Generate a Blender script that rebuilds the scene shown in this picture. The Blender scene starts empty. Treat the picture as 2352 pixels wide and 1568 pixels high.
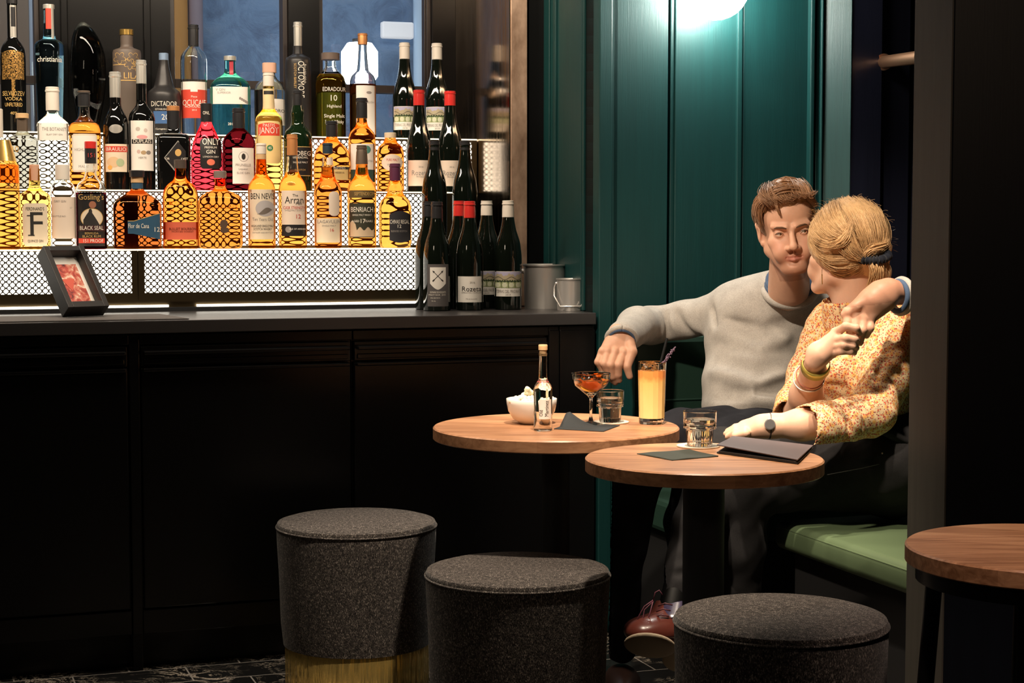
import bpy, math, random
import numpy as np
from mathutils import Vector, Matrix
random.seed(7); rng = np.random.default_rng(7)
SC = bpy.context.scene; COL = SC.collection; PI = math.pi
# ------------------------------------------------------------------ camera, world, lights, exposure
FPX, CX0, CY0, HOR, CAMH = 4000.0, 1176.0, 784.0, 520.0, 1.2
TILT = math.atan((CY0 - HOR) / FPX); CT, ST = math.cos(TILT), math.sin(TILT)
cd = bpy.data.cameras.new('camera'); cam = bpy.data.objects.new('camera', cd); COL.objects.link(cam)
cd.sensor_width = 36.0; cd.lens = FPX / 2352 * 36.0; cd.clip_start = .05
cam.location = (0, 0, CAMH); cam.rotation_euler = (PI / 2 - TILT, 0, 0)
SC.camera = cam
SC.view_settings.view_transform = 'Standard'; SC.view_settings.look = 'None'
SC.view_settings.gamma = 1.0; SC.view_settings.exposure = 0.0; SC.view_settings.use_curve_mapping = False
w = bpy.data.worlds.new('world'); SC.world = w; w.use_nodes = True
w.node_tree.nodes['Background'].inputs[0].default_value = (.35, .30, .26, 1)
w.node_tree.nodes['Background'].inputs[1].default_value = .006
SC.cycles.max_bounces = 12; SC.cycles.transmission_bounces = 10; SC.cycles.glossy_bounces = 5
SC.cycles.diffuse_bounces = 3; SC.cycles.transparent_max_bounces = 8
SC.cycles.sample_clamp_indirect = 4.0; SC.cycles.caustics_reflective = False; SC.cycles.caustics_refractive = True
SC.cycles.use_denoising = True

def light(name, kind, loc, target, energy, col, **kw):
    l = bpy.data.lights.new(name, kind); l.energy = energy; l.color = col
    for k, v in kw.items(): setattr(l, k, v)
    o = bpy.data.objects.new(name, l); COL.objects.link(o); o.location = loc
    d = Vector(target) - Vector(loc)
    o.rotation_euler = d.to_track_quat('-Z', 'Y').to_euler()
    return o
WARM = (1.0, .83, .64)
# ceiling downlights over the tables and over the seated couple
light('downlight_or_fill', 'SPOT', (1.0, 3.45, 2.75), (.66, 4.25, .85), 170, WARM, spot_size=math.radians(46), spot_blend=.35, shadow_soft_size=.025)
light('downlight_or_fill', 'SPOT', (-.45, 2.5, 2.55), (.60, 4.45, .95), 255, WARM, spot_size=math.radians(36), spot_blend=.55, shadow_soft_size=.05)
light('downlight_or_fill', 'SPOT', (.20, 3.35, 2.75), (.06, 3.68, .45), 290, WARM, spot_size=math.radians(47), spot_blend=.5, shadow_soft_size=.03)
light('downlight_or_fill', 'SPOT', (.90, 3.52, 2.75), (.80, 4.0, .45), 230, WARM, spot_size=math.radians(26), spot_blend=.6, shadow_soft_size=.04)  # added unseen spot, placed to brighten the side bench seat
light('downlight_or_fill', 'SPOT', (.7, 2.1, 2.5), (.93, 2.8, .6), 95, (1, .75, .6), spot_size=math.radians(27), spot_blend=.6, shadow_soft_size=.04)  # separate unseen spot added to brighten the right-hand table top
# strip light over the back bar
light('back_bar_strip', 'AREA', (-.9, 4.45, 2.45), (-.75, 5.35, 1.3), 46, WARM, shape='RECTANGLE', size=2.2, size_y=.10)
# lights added out of view: copper panel spot, then two dim fills
light('downlight_or_fill', 'SPOT', (-.25, 4.1, 2.7), (-.02, 5.5, 1.8), 60, WARM, spot_size=math.radians(20), spot_blend=.6, shadow_soft_size=.03)  # unseen spot added to make the copper panel shine
light('room_fill', 'AREA', (-2.6, .6, 2.5), (-.6, 4.4, .6), 5, WARM, shape='RECTANGLE', size=.5, size_y=.3)  # added unseen fill that gives the brass something to reflect
light('room_fill', 'AREA', (2.8, 1.2, 2.3), (1.5, 3.3, .9), 5, (1, .72, .5), shape='RECTANGLE', size=.4, size_y=.4)  # second added fill, no visible lamp

def ray(px, py):
    dx = (px - CX0) / FPX; dy = (py - CY0) / FPX
    return np.array([dx, CT - dy * ST, -ST - dy * CT])
def W(px, py, Y):            # world point seen at (px,py) standing at distance Y
    r = ray(px, py); return np.array([0, 0, CAMH]) + r * (Y / r[1])
def onz(px, py, z):
    r = ray(px, py); return np.array([0, 0, CAMH]) + r * ((z - CAMH) / r[2])
BO = np.array([.2404, 5.0818, 0.]); BU = np.array([.9434, .3317, 0.]); BV = np.array([-.3317, .9434, 0.])
BANG = math.atan2(.3317, .9434)
def S(u, v, z): return BO + BU * u + BV * v + np.array([0, 0, z])
def bar(px, py, v):          # -> (u, z, Y) on the plane parallel to the counter at depth v
    r = ray(px, py); q = BO + BV * v - np.array([0, 0, CAMH]); q[2] = 0
    k = q @ BV / (r @ BV); p = np.array([0, 0, CAMH]) + r * k
    return (p - BO) @ BU, p[2], p[1]

# ------------------------------------------------------------------ object helpers
def tag(o, label=None, cat=None, group=None, kind=None):
    if label: o['label'] = label
    if cat: o['category'] = cat
    if group: o['group'] = group
    if kind: o['kind'] = kind
    return o
def empty(name, loc, rz=0, **k):
    o = bpy.data.objects.new(name, None); COL.objects.link(o); o.location = [float(c) for c in loc]
    o.rotation_euler = (0, 0, rz); o.empty_display_size = .05
    return tag(o, **k)
class MB:
    def __init__(s): s.v = []; s.f = []; s.n = 0
    def add(s, V, Fc):
        V = np.asarray(V, float).reshape(-1, 3); s.v.append(V)
        s.f += [[i + s.n for i in f] for f in Fc]; s.n += len(V); return s
    def box(s, x0, x1, y0, y1, z0, z1):
        V = [(x, y, z) for z in (z0, z1) for y in (y0, y1) for x in (x0, x1)]
        return s.add(V, [(0, 2, 3, 1), (4, 5, 7, 6), (0, 1, 5, 4), (2, 6, 7, 3), (0, 4, 6, 2), (1, 3, 7, 5)])
    def quad(s, *p): return s.add(p, [(0, 1, 2, 3)])
    def prism(s, poly, y0, y1):      # poly in x,z extruded along y
        n = len(poly); V = [(x, y0, z) for x, z in poly] + [(x, y1, z) for x, z in poly]
        return s.add(V, [list(range(n))[::-1], list(range(n, 2 * n))] + [(i, (i + 1) % n, (i + 1) % n + n, i + n) for i in range(n)])
    def flat(s, poly, z0, z1):       # poly in x,y extruded along z
        n = len(poly); V = [(x, y, z0) for x, y in poly] + [(x, y, z1) for x, y in poly]
        return s.add(V, [list(range(n))[::-1], list(range(n, 2 * n))] + [(i, (i + 1) % n, (i + 1) % n + n, i + n) for i in range(n)])
    def lathe(s, pr, seg=40, c=(0, 0, 0), sq=2.0, asp=1.0, cap0=True, cap1=True, off=None, close=False):
        V = []; m = len(pr)
        for i, (r, z) in enumerate(pr):
            ox = off[i] if off is not None else 0
            for k in range(seg):
                a = 2 * PI * k / seg; cx, sx = math.cos(a), math.sin(a)
                if sq != 2.0:
                    q = (abs(cx) ** sq + abs(sx) ** sq) ** (-1 / sq)
                else: q = 1
                V.append((c[0] + ox + r * q * cx, c[1] + r * q * sx * asp, c[2] + z))
        Fc = [(i * seg + k, i * seg + (k + 1) % seg, (i + 1) * seg + (k + 1) % seg, (i + 1) * seg + k) for i in range(m - 1) for k in range(seg)]
        if close: Fc += [((m - 1) * seg + k, (m - 1) * seg + (k + 1) % seg, (k + 1) % seg, k) for k in range(seg)]
        else:
            if cap0: Fc.append(list(range(seg))[::-1])
            if cap1: Fc.append([(m - 1) * seg + k for k in range(seg)])
        return s.add(V, Fc)
    def tube(s, pts, rad, seg=10, caps=True):
        P = np.asarray(pts, float); n = len(P)
        R = np.full(n, rad) if np.isscalar(rad) else np.asarray(rad, float)
        T = np.gradient(P, axis=0); T /= np.linalg.norm(T, axis=1)[:, None] + 1e-12
        up = np.array([0, 0, 1.]) if abs(T[0][2]) < .9 else np.array([1., 0, 0])
        V = []; N = np.cross(T[0], up); N /= np.linalg.norm(N)
        for i in range(n):
            N = N - T[i] * (N @ T[i]); N /= np.linalg.norm(N) + 1e-12; Bn = np.cross(T[i], N)
            for k in range(seg):
                a = 2 * PI * k / seg; V.append(P[i] + R[i] * (math.cos(a) * N + math.sin(a) * Bn))
        Fc = [(i * seg + k, i * seg + (k + 1) % seg, (i + 1) * seg + (k + 1) % seg, (i + 1) * seg + k) for i in range(n - 1) for k in range(seg)]
        if caps: Fc += [list(range(seg))[::-1], [(n - 1) * seg + k for k in range(seg)]]
        return s.add(V, Fc)
    def ball(s, c, r, seg=16, rings=9, sc=(1, 1, 1)):
        V = []; 
        for i in range(rings + 1):
            t = PI * i / rings
            for k in range(seg):
                a = 2 * PI * k / seg
                V.append((c[0] + r * sc[0] * math.sin(t) * math.cos(a), c[1] + r * sc[1] * math.sin(t) * math.sin(a), c[2] - r * sc[2] * math.cos(t)))
        return s.add(V, [(i * seg + k, i * seg + (k + 1) % seg, (i + 1) * seg + (k + 1) % seg, (i + 1) * seg + k) for i in range(rings) for k in range(seg)])
    def build(s, name, m, parent=None, smooth=False, bevel=0, sub=0, loc=None, rz=0, angle=40, fixn=False):
        me = bpy.data.meshes.new(name); V = np.vstack(s.v)
        me.from_pydata(V.tolist(), [], s.f); me.update()
        if m: me.materials.append(m)
        if smooth:
            me.shade_smooth()
            if angle < 180:
                try: me.set_sharp_from_angle(angle=math.radians(angle))
                except Exception: pass
        o = bpy.data.objects.new(name, me); COL.objects.link(o)
        if parent: o.parent = parent
        if loc is not None: o.location = [float(c) for c in loc]
        if rz: o.rotation_euler = (0, 0, rz)
        if bevel:
            b = o.modifiers.new('bevel', 'BEVEL'); b.width = bevel; b.segments = 2; b.limit_method = 'ANGLE'; b.angle_limit = math.radians(50)
        if sub: q = o.modifiers.new('sub', 'SUBSURF'); q.levels = q.render_levels = sub
        return o
def text_mesh(txt, size, xc=0, zc=0, rot=0, wx=1.0, maxw=None):
    cu = bpy.data.curves.new('t', 'FONT'); cu.body = txt; cu.size = size; cu.align_x = 'CENTER'; cu.align_y = 'CENTER'; cu.resolution_u = 2
    o = bpy.data.objects.new('t', cu); me = bpy.data.meshes.new_from_object(o)
    V = np.array([v.co[:] for v in me.vertices]).reshape(-1, 3)[:, :2] if len(me.vertices) else np.zeros((0, 2))
    Fc = [list(p.vertices) for p in me.polygons]
    bpy.data.meshes.remove(me); bpy.data.objects.remove(o); bpy.data.curves.remove(cu)
    V[:, 0] *= wx
    if maxw and len(V):
        ww = V[:, 0].max() - V[:, 0].min()
        if ww > maxw: V[:, 0] *= maxw / ww
    if rot:
        c, s = math.cos(rot), math.sin(rot); V = V @ np.array([[c, s], [-s, c]])
    V = V + np.array([xc, zc]); return V, Fc

# ------------------------------------------------------------------ materials
def mat(name, col, rough=.5, metal=0., spec=.5, coat=0., emit=None, es=0., trans=0., ior=1.45, sheen=0.):
    m = bpy.data.materials.new(name); m.use_nodes = True; b = m.node_tree.nodes['Principled BSDF']
    I = b.inputs; I['Base Color'].default_value = (*col, 1); I['Roughness'].default_value = rough; I['Metallic'].default_value = metal
    I['Specular IOR Level'].default_value = spec; I['Coat Weight'].default_value = coat; I['Transmission Weight'].default_value = trans
    I['IOR'].default_value = ior; I['Sheen Weight'].default_value = sheen
    if emit: I['Emission Color'].default_value = (*emit, 1); I['Emission Strength'].default_value = es
    return m
class N:
    def __init__(s, m): s.t = m.node_tree; s.b = s.t.nodes.get('Principled BSDF')
    def node(s, ty, **k):
        n = s.t.nodes.new(ty)
        for a, v in k.items():
            if a in n.bl_rna.properties.keys(): setattr(n, a, v)
            else: n.inputs[a].default_value = v
        return n
    def link(s, a, b): s.t.links.new(a, b)
    def coord(s, scale=(1, 1, 1), kind='Object', rot=(0, 0, 0)):
        tc = s.node('ShaderNodeTexCoord'); mp = s.node('ShaderNodeMapping'); mp.inputs['Scale'].default_value = scale; mp.inputs['Rotation'].default_value = rot
        s.link(tc.outputs[kind], mp.inputs[0]); return mp.outputs[0]
    def noise(s, vec, scale, detail=3, rough=.5, dist=0):
        n = s.node('ShaderNodeTexNoise'); n.inputs['Scale'].default_value = scale; n.inputs['Detail'].default_value = detail
        n.inputs['Roughness'].default_value = rough; n.inputs['Distortion'].default_value = dist; s.link(vec, n.inputs['Vector']); return n.outputs[0]
    def ramp(s, fac, stops):
        n = s.node('ShaderNodeValToRGB'); e = n.color_ramp.elements
        for i, (p, c) in enumerate(stops):
            if i >= 2: e.new(p)
            e[i].position = p; e[i].color = (*c, 1) if len(c) == 3 else c
        s.link(fac, n.inputs[0]); return n.outputs[0]
    def math(s, op, a, b=None, c=None):
        n = s.node('ShaderNodeMath', operation=op)
        for i, x in enumerate((a, b, c)):
            if x is None: continue
            if isinstance(x, (int, float)): n.inputs[i].default_value = x
            else: s.link(x, n.inputs[i])
        return n.outputs[0]
    def mix(s, fac, a, b):
        n = s.node('ShaderNodeMix', data_type='RGBA')
        for i, x in ((0, fac), (6, a), (7, b)):
            if isinstance(x, (int, float)): n.inputs[i].default_value = x
            elif isinstance(x, tuple): n.inputs[i].default_value = (*x, 1)
            else: s.link(x, n.inputs[i])
        return n.outputs[2]
    def bump(s, h, strength=.3, dist=.001):
        n = s.node('ShaderNodeBump'); n.inputs['Strength'].default_value = strength; n.inputs['Distance'].default_value = dist
        s.link(h, n.inputs['Height']); s.link(n.outputs[0], s.b.inputs['Normal']); return n
MC = {}
def plain(col, rough=.5, **k):
    key = (tuple(col), rough, tuple(sorted(k.items())))
    if key not in MC: MC[key] = mat('surface', col, rough, **k)
    return MC[key]
def glass(col, ior=1.4, rough=0.0):
    key = ('g', tuple(col), ior, rough)
    if key not in MC:
        m = bpy.data.materials.new('glass'); m.use_nodes = True; t = m.node_tree; t.nodes.clear()
        g = t.nodes.new('ShaderNodeBsdfGlass'); g.inputs[0].default_value = (*col, 1); g.inputs[1].default_value = rough; g.inputs[2].default_value = ior
        o = t.nodes.new('ShaderNodeOutputMaterial'); t.links.new(g.outputs[0], o.inputs[0]); MC[key] = m
    return MC[key]
def wood_mat(name, c0, c1, c2, rough=.35, rot=0):
    m = mat(name, c1, rough, spec=.4); n = N(m)
    v = n.coord((1, 1, 1), rot=(0, 0, rot)); vs = n.coord((2.2, 30, 30), rot=(0, 0, rot))
    g = n.noise(vs, 2.2, 6, .62, .6)
    # wide glued staves
    sx = n.node('ShaderNodeSeparateXYZ'); n.link(v, sx.inputs[0])
    st = n.math('FLOOR', n.math('MULTIPLY', sx.outputs[1], 14.0))
    wn = n.node('ShaderNodeTexWhiteNoise', noise_dimensions='1D'); n.link(st, wn.inputs['W'])
    f = n.math('ADD', n.math('MULTIPLY', g, .75), n.math('MULTIPLY', wn.outputs[0], .25))
    n.link(n.ramp(f, [(.28, c0), (.5, c1), (.75, c2)]), n.b.inputs['Base Color'])
    n.bump(g, .15, .0005); return m
M_wood = wood_mat('walnut', (.26, .115, .055), (.52, .26, .135), (.66, .37, .20), rot=.35)
M_wood_edge = wood_mat('walnut_edge', (.10, .040, .018), (.20, .085, .04), (.30, .14, .07))
def tweed(name, a, b, sc=900):
    m = mat(name, a, .95, spec=.15, sheen=.1); n = N(m)
    g = n.noise(n.coord((1, 1, .45)), sc, 2, .7); h = n.noise(n.coord(), 130, 2, .5)
    f = n.math('ADD', n.math('MULTIPLY', g, .75), n.math('MULTIPLY', h, .25))
    n.link(n.ramp(f, [(.40, a), (.56, b), (.68, (.42, .37, .33))]), n.b.inputs['Base Color']); n.bump(g, .7, .0012); return m
M_tweed = tweed('tweed_wool', (.011, .0095, .0095), (.085, .073, .066), 520)
def grain_paint(name, col, rough=.47, amt=.35):
    m = mat(name, col, rough, spec=.5); n = N(m)
    g = n.noise(n.coord((240, 240, 9)), 1.0, 4, .65, .4); n.bump(g, amt, .0012)
    h = n.noise(n.coord((60, 60, 3)), 1.0, 3, .6)
    n.link(n.mix(h, tuple(c * .75 for c in col), tuple(c * 1.2 for c in col)), n.b.inputs['Base Color']); return m
M_green = grain_paint('green_wood_paint', (.0032, .036, .036))
M_navy = grain_paint('navy_wood_paint', (.013, .015, .030), .35, .2)
M_pillar = grain_paint('pillar_paint', (.085, .078, .066), .5, .15)
M_black = mat('black_lacquer', (.004, .0038, .004), .26, spec=.42)
M_blackm = mat('black_matte', (.012, .012, .013), .6)
M_worktop = mat('dark_worktop', (.035, .032, .032), .30, spec=.6)
M_brass = mat('brass', (.98, .70, .22), .12, metal=.78); nb = N(M_brass); nb.bump(nb.noise(nb.coord((22, 22, .8)), 3, 3), .9, .014)
M_copper = mat('aged_copper_sheet', (.36, .26, .18), .16, metal=1); nb = N(M_copper)
gz = nb.noise(nb.coord((3, 3, 1)), 2.5, 5, .6); nb.link(nb.ramp(gz, [(.3, (.40, .28, .19)), (.7, (.80, .62, .46))]), nb.b.inputs['Base Color'])
nb.link(nb.ramp(nb.noise(nb.coord((30, 30, 2)), 2, 3), [(.3, (.10,) * 3), (.8, (.22,) * 3)]), nb.b.inputs['Roughness'])
M_copper2 = mat('brushed_copper', (.55, .36, .24), .5, metal=.7)
nb = N(M_copper2); gz = nb.noise(nb.coord((6, 6, 3)), 3, 4, .6); nb.link(nb.ramp(gz, [(.3, (.30, .19, .13)), (.7, (.66, .46, .34))]), nb.b.inputs['Base Color'])
M_steel = mat('brushed_steel', (.72, .69, .66), .30, metal=.72)
M_leather = mat('dark_green_leather', (.020, .050, .036), .42, spec=.5); nb = N(M_leather); nb.bump(nb.noise(nb.coord(), 260, 3), .12, .0006)
M_seat = mat('green_leather', (.105, .150, .080), .36, spec=.5); nb = N(M_seat); nb.bump(nb.noise(nb.coord(), 260, 3), .12, .0006)
M_white = mat('white_ceramic', (.80, .76, .70), .2)
M_clear = glass((.985, .99, .98), 1.45)
# ------------------------------------------------------------------ the room
def struct(o): o['kind'] = 'structure'; return o
def barbox(mb, px0, px1, v0, v1, z0, z1, y=600, pv=None):
    pv = v0 if pv is None else pv
    return mb.box(bar(px0, y, pv)[0], bar(px1, y, pv)[0], v0, v1, z0, z1)
def bbuild(mb, name, m, **k): return mb.build(name, m, loc=BO, rz=BANG, **k)
# floor: dark veined marble tiles, laid parallel to the bar
m_floor = mat('black_marble_tiles', (.02, .02, .02), .12, spec=.6); n = N(m_floor)
co = n.coord()
br = n.node('ShaderNodeTexBrick', offset=.5); n.link(co, br.inputs[0]); br.inputs['Scale'].default_value = 1.0
br.inputs['Mortar Size'].default_value = .0022; br.inputs['Brick Width'].default_value = .30; br.inputs['Row Height'].default_value = .15; br.inputs['Mortar Smooth'].default_value = .1
vn = n.noise(co, 9, 7, .72, 1.6)
vein = n.ramp(n.math('ABSOLUTE', n.math('SUBTRACT', vn, .5)), [(.0, (.85, .74, .60)), (.012, (.30, .25, .2)), (.03, (.012, .012, .012))])
v2 = n.ramp(n.noise(co, 3.0, 3), [(.45, (0, 0, 0)), (.6, (1, 1, 1))])
colr = n.mix(v2, (.012, .012, .012), vein)
n.link(n.mix(br.outputs['Fac'], colr, (.34, .31, .28)), n.b.inputs['Base Color'])
b = MB(); b.box(-3.2, 2.6, -4.2, .6, -.05, 0); struct(bbuild(b, 'floor', m_floor))
# green panelled wall right of the bar
UC = bar(1375, 500, 0)[0]
M_gap = plain((.003, .004, .004), .7)
def board(px0, px1, v, m, name, th=.05, bev=.003, v_back=.02):
    b = MB(); b.box(bar(px0, 500, v)[0], bar(px1, 500, v)[0], v, v + th, 0, 3.0)
    return struct(bbuild(b, name, m, bevel=bev))
b = MB(); b.box(UC, 1.6, .03, .12, 0, 3.0); struct(bbuild(b, 'wall_right', M_gap))
k = 0
for px0, px1, v, m in [(1376, 1406, -.004, M_green), (1407, 1533, 0, M_green), (1538, 1548, .012, M_green), (1549, 1690, .004, M_green),
                       (1691, 1703, -.006, M_green), (1704, 1857, .004, M_green), (1859, 1868, -.018, M_green), (1871, 1880, -.006, M_green), (1883, 1888, -.022, M_green)]:
    k += 1; board(px0, px1, v, m, 'trim_%d' % k)
# pilaster with a face turned towards the room, then the navy boards
b = MB(); ua, ub = bar(1891, 500, -.02)[0], bar(1944, 500, -.055)[0]; uc = bar(1988, 500, -.02)[0]
b.flat([(ua, -.012), (ub, -.075), (ub, .05), (ua, .05)], 0, 3.0); k += 1; struct(bbuild(b, 'trim_%d' % k, M_green, bevel=.002))
b = MB(); b.flat([(ub + .002, -.072), (uc + .02, -.072), (uc + .02, .05), (ub + .002, .05)], 0, 3.0); k += 1; struct(bbuild(b, 'trim_%d' % k, M_navy, bevel=.002))
b = MB(); b.box(bar(1999, 500, -.05)[0], bar(2086, 500, -.05)[0], -.05, .0, 0, 3.0); struct(bbuild(b, 'door_1', M_navy, bevel=.003))
b = MB(); b.box(bar(2100, 500, -.05)[0], 1.6, -.04, .0, 0, 3.0); k += 1; struct(bbuild(b, 'trim_%d' % k, M_navy))
# return of the green wall beside the counter, with mouldings
b = MB(); b.box(UC, UC + .06, .0, .50, 0, 3.0)
for v0, v1, t in ((.10, .115, .008), (.13, .135, .004), (.34, .36, .008), (.40, .405, .005)): b.box(UC - t, UC, v0, v1, .95, 3.0)
struct(bbuild(b, 'wall_alcove', M_green, bevel=.002))
# back wall of the bar with the windows
VW = 1.0
def ux(px, v=VW): return bar(px, 100, v)[0]
UR = ux(1215, .46)
b = MB(); b.box(UR, UC, .46, .56, 0, 3.0); struct(bbuild(b, 'wall_back', M_black))
def zy(px, py, v=VW): return bar(px, py, v)[1]
b = MB()
Zs = 1.30
b.box(ux(-200), UR + .3, VW, VW + .10, 0, Zs)
for a, c in ((-200, -60), (92, 392), (664, 734), (994, 1420)): b.box(ux(a), ux(c), VW, VW + .10, Zs, 3.0)
struct(bbuild(b, 'wall_bar', M_black))
b = MB()
for a in (140, 330): b.box(ux(a), ux(a + 16), VW - .012, VW, Zs, 3.0)
struct(bbuild(b, 'trim_20', M_black, bevel=.003))
m_pane = bpy.data.materials.new('window_glass'); m_pane.use_nodes = True; t = m_pane.node_tree; t.nodes.clear()
g = t.nodes.new('ShaderNodeBsdfGlossy'); g.inputs['Roughness'].default_value = .03; tr = t.nodes.new('ShaderNodeBsdfTransparent')
mx = t.nodes.new('ShaderNodeMixShader'); mx.inputs[0].default_value = .09; o = t.nodes.new('ShaderNodeOutputMaterial')
t.links.new(tr.outputs[0], mx.inputs[1]); t.links.new(g.outputs[0], mx.inputs[2]); t.links.new(mx.outputs[0], o.inputs[0])
M_frame = plain((.030, .022, .020), .35)
for i, (a, c, yb) in enumerate(((-60, 92, 180), (392, 664, 192), (734, 994, 203))):
    u0, u1 = ux(a), ux(c); um = .5 * (u0 + u1)
    e = empty('window_%d' % (i + 1), S(um, VW + .03, Zs), BANG); struct(e); h = .5 * (u1 - u0); H = 3.0 - Zs
    f = MB(); fw = .016
    f.box(-h, -h + fw, -.01, .05, 0, H); f.box(h - fw, h, -.01, .05, 0, H); f.box(-h, h, -.01, .05, 0, fw)
    zt = zy((a + c) / 2, yb) - Zs; f.box(-h + fw, h - fw, -.008, .045, zt - .013, zt + .013)
    if i == 2:
        f.box(h - fw - .006, h - fw, -.004, .02, 0, H)
    f.build('window_frame', M_frame, e, bevel=.002)
    q = MB(); q.quad((-h + fw, .02, fw), (h - fw, .02, fw), (h - fw, .02, H), (-h + fw, .02, H)); q.build('pane', m_pane, e)
# outside: plastered wall across the passage, drainpipes, window reflections built as glowing bodies
m_ext = mat('blue_plaster', (.20, .30, .45), .9); n = N(m_ext); g1 = n.noise(n.coord((1, 1, 1)), 6, 6, .7, .8)
n.link(n.ramp(g1, [(.30, (.12, .17, .27)), (.52, (.19, .29, .45)), (.75, (.25, .34, .48))]), n.b.inputs['Base Color']); n.bump(g1, .6, .02)
b = MB(); b.box(-4.2, 1.6, 2.6, 2.7, 0, 4.0); struct(bbuild(b, 'wall_outside', m_ext))
b = MB(); b.box(ux(-120, 2.5), ux(66, 2.5), 2.45, 2.6, 0, 4.0); struct(bbuild(b, 'trim_21', mat('brown_brick', (.30, .22, .16), .9), bevel=.01))
light('exterior_fill', 'AREA', S(-1.0, 1.5, 3.4), S(-1.0, 2.6, 1.9), 26, (.72, .86, 1.0), shape='RECTANGLE', size=2.4, size_y=.3)  # unseen area light added to brighten the outside wall
for px, r, c, nm, lb in ((70, .035, (.45, .52, .62), 'drainpipe', 'grey drainpipe outside the leftmost window'),
                     (404, .05, (.55, .27, .08), 'drainpipe', 'orange-brown pipe outside the left edge of the middle window'),
                     (450, .03, (.30, .24, .27), 'drainpipe', 'thin mauve-grey pipe outside the middle window'),
                     (968, .035, (.48, .62, .78), 'drainpipe', 'pale blue drainpipe outside the right window')):
    uu = ux(px, 2.5); b = MB(); b.lathe([(r, 0), (r, 4.0)], 20); b.lathe([(r * 1.25, 1.2), (r * 1.25, 1.26)], 20)
    tag(b.build(nm, plain(c, .6), loc=S(uu, 2.5, 0), smooth=True), lb, 'pipe')
uu, zz, YY = bar(826, 147, 2.2)  # reflection of a lamp in the pane, built as an added glowing body with bracket
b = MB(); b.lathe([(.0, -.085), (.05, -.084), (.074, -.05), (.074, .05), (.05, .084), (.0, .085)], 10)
lam = empty('lamp_reflection', S(uu, 2.2, zz), 0, label='round white lamp reflection in the right window, built as a glowing body outside', cat='lamp')
b.build('reflection_disc', mat('lamp_reflection_glow', (1, 1, 1), .5, emit=(.88, .96, 1), es=9), lam, smooth=True)
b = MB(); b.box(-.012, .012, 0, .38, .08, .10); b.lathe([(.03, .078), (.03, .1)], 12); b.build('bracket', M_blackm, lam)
uu, zz, YY = bar(912, 70, 2.5)  # pale reflection in the pane, built as an added glowing panel
b = MB(); b.box(-.07, .07, -.02, .02, -.035, .035)
tag(b.build('pane_reflection', mat('pane_reflection_glow', (.6, .6, .6), .6, emit=(.85, .88, .95), es=.45), loc=S(uu, 2.5, zz), rz=BANG, bevel=.008), 'small pale window reflection, built as a glowing panel outside beside the lamp reflection', 'reflection panel')
# copper mirror panel closing the right end of the shelves
UM = bar(1171, 300, .44)[0]; UM2 = bar(1211, 300, .44)[0]
b = MB(); b.box(UM, UM2, .44, VW, .951, 3.0)
e = empty('copper_end_panel', S(UM, .44, .951), BANG, label='aged copper mirror panel closing the right end of the bottle shelves', cat='panel')
b = MB(); b.box(0, .004, .004, VW - .442, 0, 2.05); b.build('mirror_sheet', M_copper, e)
b = MB(); b.box(.004, UM2 - UM, 0, VW - .442, 0, 2.05); b.build('edge_strip', M_copper2, e, bevel=.0015)
# wooden partition at the right
pn = W(2180, 784, 3.3); rel = pn - BO; pu, pv = rel @ BU, rel @ BV
b = MB(); b.box(pu, pu + 1.2, pv, pv + .13, 0, 3.0); struct(bbuild(b, 'wall_partition', grain_paint('dark_partition_paint', (.004, .006, .012), .45, .1), bevel=.002))
b = MB(); b.box(pu - .004, pu - .0005, pv + .001, pv + .129, 0, 3.0); struct(bbuild(b, 'trim_22', M_pillar))
# ------------------------------------------------------------------ wall lamp and copper rail
uu, zz, YY = bar(1645, -32, -.10)
e = empty('wall_lamp', S(uu, -.10, zz), BANG, label='glowing round glass wall lamp at the top of the green wall', cat='lamp')
b = MB(); b.ball((0, 0, 0), .098, 24, 14); b.build('globe', mat('lamp_glow', (1, 1, 1), .3, emit=(1, .97, .88), es=75), e, smooth=True)
b = MB(); b.tube([(0, 0, .08), (0, .0, .13), (0, .06, .16), (0, .108, .16)], .010); b.build('arm', M_brass, e, smooth=True)
b = MB(); b.lathe([(.045, 0), (.045, .012)], 24, c=(0, 0, 0)); q = b.build('wall_plate', M_brass, e); q.rotation_euler = (PI / 2, 0, 0); q.location = (0, .108, .16)
ru, rz_, rY = bar(2026, 143, -.05); p0 = S(ru, -.05, rz_); p1 = W(2115, 131, rY - .55)
e = empty('copper_rail', p0, 0, label='copper wall rail with round collar on the navy door', cat='rail')
b = MB(); M_rail = mat('copper_rail_metal', (.50, .27, .16), .38, metal=1); b.tube([(0, 0, 0), (p1 - p0)], .0185, 20); b.build('bar', M_rail, e, smooth=True)
dn = (p1 - p0) / np.linalg.norm(p1 - p0)
b = MB(); b.tube([dn * -.002, dn * .028], .0255, 20); b.build('collar', M_rail, e, smooth=True)
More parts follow.
